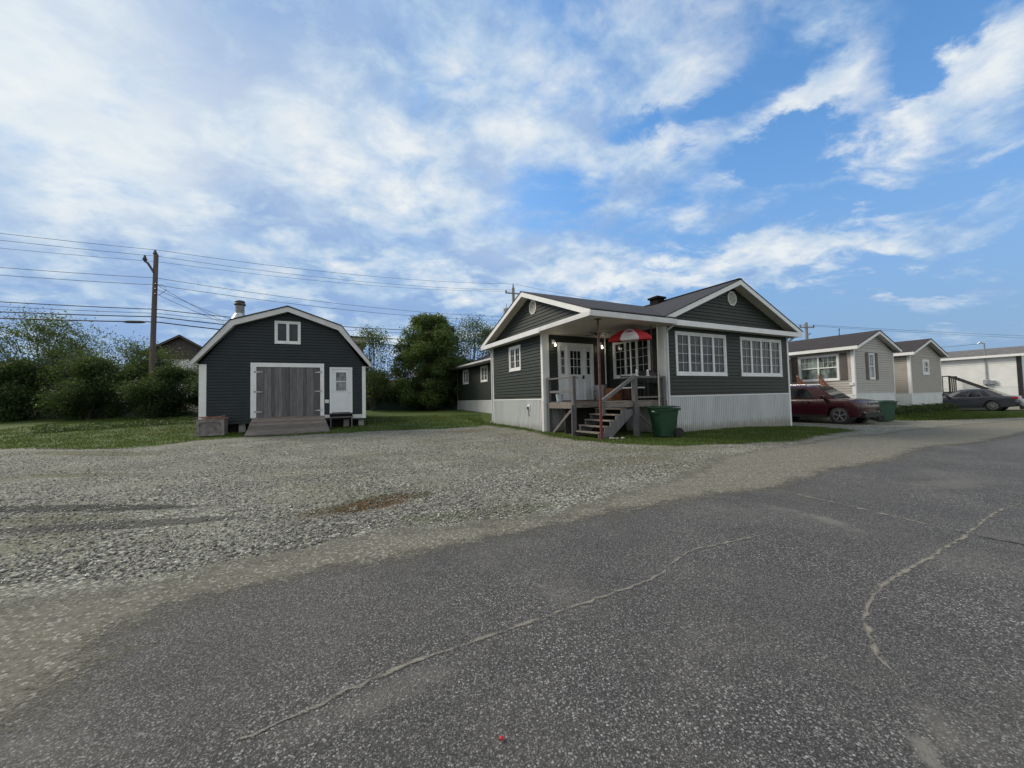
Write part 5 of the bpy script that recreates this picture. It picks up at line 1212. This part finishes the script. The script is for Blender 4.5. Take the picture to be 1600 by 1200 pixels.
m=MB(); f=.075; a=Vector((-22.35,24,6.65)).lerp(Vector((-45.6,8,6.6)),f*1.6); m.tube([Vector((-22.35,24,6.65)).lerp(Vector((-45.6,8,6.6)),q)+Vector((0,0,-4*.55*q*(1-q)-.02)) for q in(.016,.02,.026,.042,.048,.052)],[.03,.07,.085,.085,.07,.03],10); tag(m.build('cable_splice',Mx['wire'],None,smooth=True),'black splice case hanging on the lowest cable left of the tall pole','splice case')
gA=gw(-3.2,5.5)
for k,(zz,tx) in enumerate(((9.0,0),(8.4,.5),(8.7,1.2))): wire(('upper','lower','middle')[k]+' service drop from the tall pole to behind the shed roof',(A1[0]+.4,A1[1]-.2,zz),(gA[0]+tx-1.2,gA[1]+3,4.8+.2*k),.25,.012)
wire('faint upper line right of the pole beyond the beige home',(36,45.5,9.3),(150,72,8.6),.6,.018); wire('faint lower line right of the pole beyond the beige home',(34.4,45.5,9.3),(150,74,8.3),.6,.016)
x3,y3=hw(32.9,-.3); wire('service wire from the white home mast to the left',(x3,y3,4.6),(37,38,5.6),.2,.014)
wire('faint line between the grey pole and the pole beyond the mobile homes',(.35,40,13.4),(35.2,45.5,9.3),.6,.012)

# ================================================================== TREES, HEDGE, PLANTS
def leaves(name,n,blobs,size,mt,parent,seed,hollow=.35,gap=.25):
    g=np.random.default_rng(seed); w=np.array([b[3]*b[4]*b[5] for b in blobs])**.7; w/=w.sum(); ix=g.choice(len(blobs),n,p=w); B=np.array(blobs)[ix]
    d=g.normal(size=(n,3)); d/=np.linalg.norm(d,axis=1)[:,None]; r=(hollow+(1-hollow)*g.random(n)**.6)*(1+g.normal(0,.17,n)); c=B[:,:3]+d*B[:,3:6]*r[:,None]
    # break-up: drop leaves where a smooth 3-D field is low
    f=np.sin(c[:,0]*3.1+1.7*np.sin(c[:,2]*2.3))*np.sin(c[:,2]*3.7+c[:,1]*2.1)*.5+np.sin(c[:,0]*7+c[:,1]*5)*np.sin(c[:,2]*6)*.3+g.normal(0,.25,n)
    c=c[f>-gap]; n=len(c); a=g.normal(size=(n,3)); a/=np.linalg.norm(a,axis=1)[:,None]; b=np.cross(a,g.normal(size=(n,3))); b/=np.linalg.norm(b,axis=1)[:,None]
    s=size*g.uniform(.6,1.35,n)[:,None]; V=np.stack([c-a*s,c+b*s*.5,c+a*s,c-b*s*.5],1).reshape(-1,3)
    return rawmesh(name,V,np.arange(n*4).reshape(-1,4),mt,parent)
def crownblobs(seed,h,r,z0,n=26,flat=1.0,bs=1.0):
    rr=random.Random(seed); out=[]
    for k in range(n):
        t=rr.random(); z=z0+(h-z0)*(.05+.95*t); rad=r*(math.sin(math.pi*min(1,.18+.80*t))**.7)
        a=rr.uniform(0,6.283); q=rad*rr.random()**.5*.8; s=rr.uniform(.20,.42)*r*(26/max(n,26))**.4*bs
        out.append((math.cos(a)*q,math.sin(a)*q,min(z,h-s*.6),s*1.15,s*1.15,s*.85*flat))
    return out
def stems_airy(gap): return gap<.2
def tree(name,label,cat,x,y,h,r,z0,n,size,mt,seed,blobs=26,group=None,gap=.25,stems=4,hollow=.35,loc_z=None):
    zg=float(gz(x,y)); t=thing(name,label,cat,(x,y,zg-.05),0,group); bl=crownblobs(seed,h,r,z0,blobs,1.0,1.75 if stems_airy(gap) else 1.0); rr=random.Random(seed+3)
    m=MB()
    for k in range(stems):
        b=bl[rr.randrange(len(bl))]; a=rr.uniform(0,6.28); s0=Vector((math.cos(a)*.12,math.sin(a)*.12,0)) if stems>1 else Vector((0,0,0)); e=Vector(b[:3]); mid=s0.lerp(e,.5)+Vector((rr.uniform(-.2,.2),rr.uniform(-.2,.2),.3)); m.tube([s0,s0.lerp(mid,.5)+Vector((.05,0,.1)),mid,e],[.035*h/3,.028*h/3,.02*h/3,.008],7)
    m.build('trunk',Mx['twig'],t,smooth=True); m=MB()
    for b in bl:
        for j in range(3):
            c=Vector(b[:3]); d=Vector((rr.gauss(0,1),rr.gauss(0,1),rr.gauss(.5,1))).normalized(); s0=Vector((c.x*.35,c.y*.35,max(.2,c.z*.5))); e=c+Vector((d.x*b[3],d.y*b[4],d.z*b[5]))*1.25; m.tube([s0,s0.lerp(c,.6),c.lerp(e,.3),e],[.018,.013,.008,.003],4,cap=False)
    m.build('branches',Mx['twig'],t); leaves('crown',n,bl,size,mt,t,seed,hollow,gap); return t
# hedge of alder shrubs behind the lawn at left: three grown shapes, copied
protos=[]
spots=[(-34.5,25.0,1.02),(-31.3,24.0,1.0),(-28.6,25.3,1.04),(-26.2,23.8,.98),(-23.9,25.0,.98),(-21.6,24.0,.96),(-19.6,25.3,.92),(-17.8,24.2,.88),(-15.6,25.6,.86),(-13.6,26.4,.8),(-37.5,24.6,1.1)]
adj=['broad','upright','ragged']
where=['second shrub of the left hedge from the photo edge','left hedge under the tall leafy tree','left hedge with a tall sprig on top','middle of the left hedge','left hedge just left of the tall pole','left hedge at the foot of the tall brown pole','left hedge in front of the brown gabled house','left hedge beside the dark shed roof','hedge end half hidden by the shed','low shrub behind the shed corner','outermost shrub of the hedge at the photo edge']
for i,(x,y,s) in enumerate(spots):
    if i<3: t=tree('alder_shrub','',None,x,y,3.55,2.15,.25,26000,.062,Mx['leafd'],40+i,30,'alder shrubs of the hedge',.55,6); protos.append(t)
    else: t=copy_tree(protos[i%3]); t.location=(x,y,float(gz(x,y))-.05); t.rotation_euler=(0,0,i*1.9)
    t.scale=(s,s,s*(1+.10*math.sin(i*2.3))); tag(t,f'{adj[i%3]} dark green alder shrub, {where[i]}','shrub','alder shrubs of the hedge')
tree('deciduous_tree','taller airy tree with bare twigs at the left photo edge behind the hedge','tree',-33.6,27.5,6.9,3.5,1.8,22000,.07,Mx['leafm'],61,60,None,.1,7,.1)
tree('sapling','thin pale leaved sapling sticking out of the left hedge top','tree',-25.9,26.0,5.0,2.2,1.6,7000,.065,Mx['leafm'],62,40,None,.1,6,.1)
for (sx_,sy_,ss_,lb_) in((-30.2,25.6,.80,'thin leafy sapling above the hedge right of the tall airy tree'),(-27.4,24.6,.72,'small pale sapling breaking the hedge outline at its middle'),(-20.4,25.6,.62,'short sapling top poking out just right of the tall brown pole'),(-18.4,26.2,.66,'pale sapling top in front of the brown gabled house'),(-23.4,25.8,.74,'leafy sapling top just left of the tall brown pole')):
    t_=copy_tree(bpy.data.objects['sapling']); t_.location=(sx_,sy_,float(gz(sx_,sy_))-.05); t_.rotation_euler=(0,0,sx_); t_.scale=(ss_,ss_,ss_*1.18); tag(t_,lb_,'tree')
tree('deciduous_tree','large round crowned dark tree between the shed and the green house','tree',-6.5,31.0,7.6,3.8,.2,120000,.075,leafmat('light_green_leaves',(.034,.064,.020),(.115,.165,.050),.4),93,150,None,.33,6)
tree('deciduous_tree','slender airy tree rising just right of the shed roof','tree',-10.9,30.2,6.6,2.0,1.2,11000,.07,Mx['leafm'],64,46,None,.1,5,.1)
tree('deciduous_tree','sparse leaved tree between the round dark tree and the left gable','tree',-3.6,33,7.9,2.3,1.6,12000,.07,Mx['leafm'],65,50,None,.1,5,.1)
tree('deciduous_tree','airy tree half hidden behind the left gable eave','tree',-1.6,34,7.3,2.2,1.8,12000,.07,Mx['leafm'],66,44,None,.1,5,.1)
hs2=[(-11.8,32.4,.92),(-9.6,32.6,.62),(-5.3,32.4,.95),(-3.6,33.6,1.15),(-7.4,32.5,.9),(-1.6,35,1.1)]
wh2=['right behind the shed corner','below the orange red picket fence','right of the large round tree trunk','against the rear wing of the green house','under the large round tree','beyond the rear end of the green house']
for i,(x,y,s) in enumerate(hs2):
    t=copy_tree(protos[(i+1)%3]); t.location=(x,y,float(gz(x,y))-.05); t.rotation_euler=(0,0,i*2.2+1); t.scale=(s,s,s); tag(t,f'dark green alder shrub {wh2[i]}','shrub','alder shrubs at the back of the lawn')
# weeds along the skirting of the mobile homes
def weeds(label,u0_,u1_,v,n,h,seed):
    g=np.random.default_rng(seed); t=thing('weeds','','x'); bpy.data.objects.remove(t); u=g.uniform(u0_,u1_,n); vv=v+g.normal(0,.16,n); x=CX+u*cu-vv*su; y=CY+u*su+vv*cu
    hh=h*(.4+.6*np.abs(np.sin(u*1.9+seed)))*g.random(n); c=np.stack([x,y,gz(x,y)+hh],1); a=g.normal(size=(n,3)); a/=np.linalg.norm(a,axis=1)[:,None]; b=np.cross(a,g.normal(size=(n,3))); b/=np.linalg.norm(b,axis=1)[:,None]; s=.045*g.uniform(.6,1.3,n)[:,None]
    V=np.stack([c-a*s,c+b*s*.5,c+a*s,c-b*s*.5],1).reshape(-1,3); tag(rawmesh('weeds',V,np.arange(n*4).reshape(-1,4),Mx['weed']),label,'weeds',kind='stuff')
weeds('leafy green weeds along the white skirting of the beige mobile homes',17.0,26.3,-.15,9000,.42,3)
weeds('low rough weeds at the foot of the bank behind the shed',-22,-14,16,2500,.35,5)
# small stones by the steps
m=MB(); x,y=hw(-2.6,-.35); z=float(gz(x,y))
for k in range(5):
    a=rng.uniform(-1,1,3); m.lathe([(.02,z),(.06,z+.02),(.05,z+.05),(.01,z+.06)],7,(x+a[0]*.25,y+a[1]*.15))
tag(m.build('stone_pile',Mx['concrete'],None,smooth=True),'few pale stones on the grass at the foot of the deck stairs','stones')
m=MB(); m.lathe([(.003,.013),(.008,.015),(.008,.021),(.003,.024)],8,(-.07,1.51)); tag(m.build('bottle_cap',Mx['redcloth'],None),'tiny pinkish red cap lying on the asphalt in the foreground','litter')
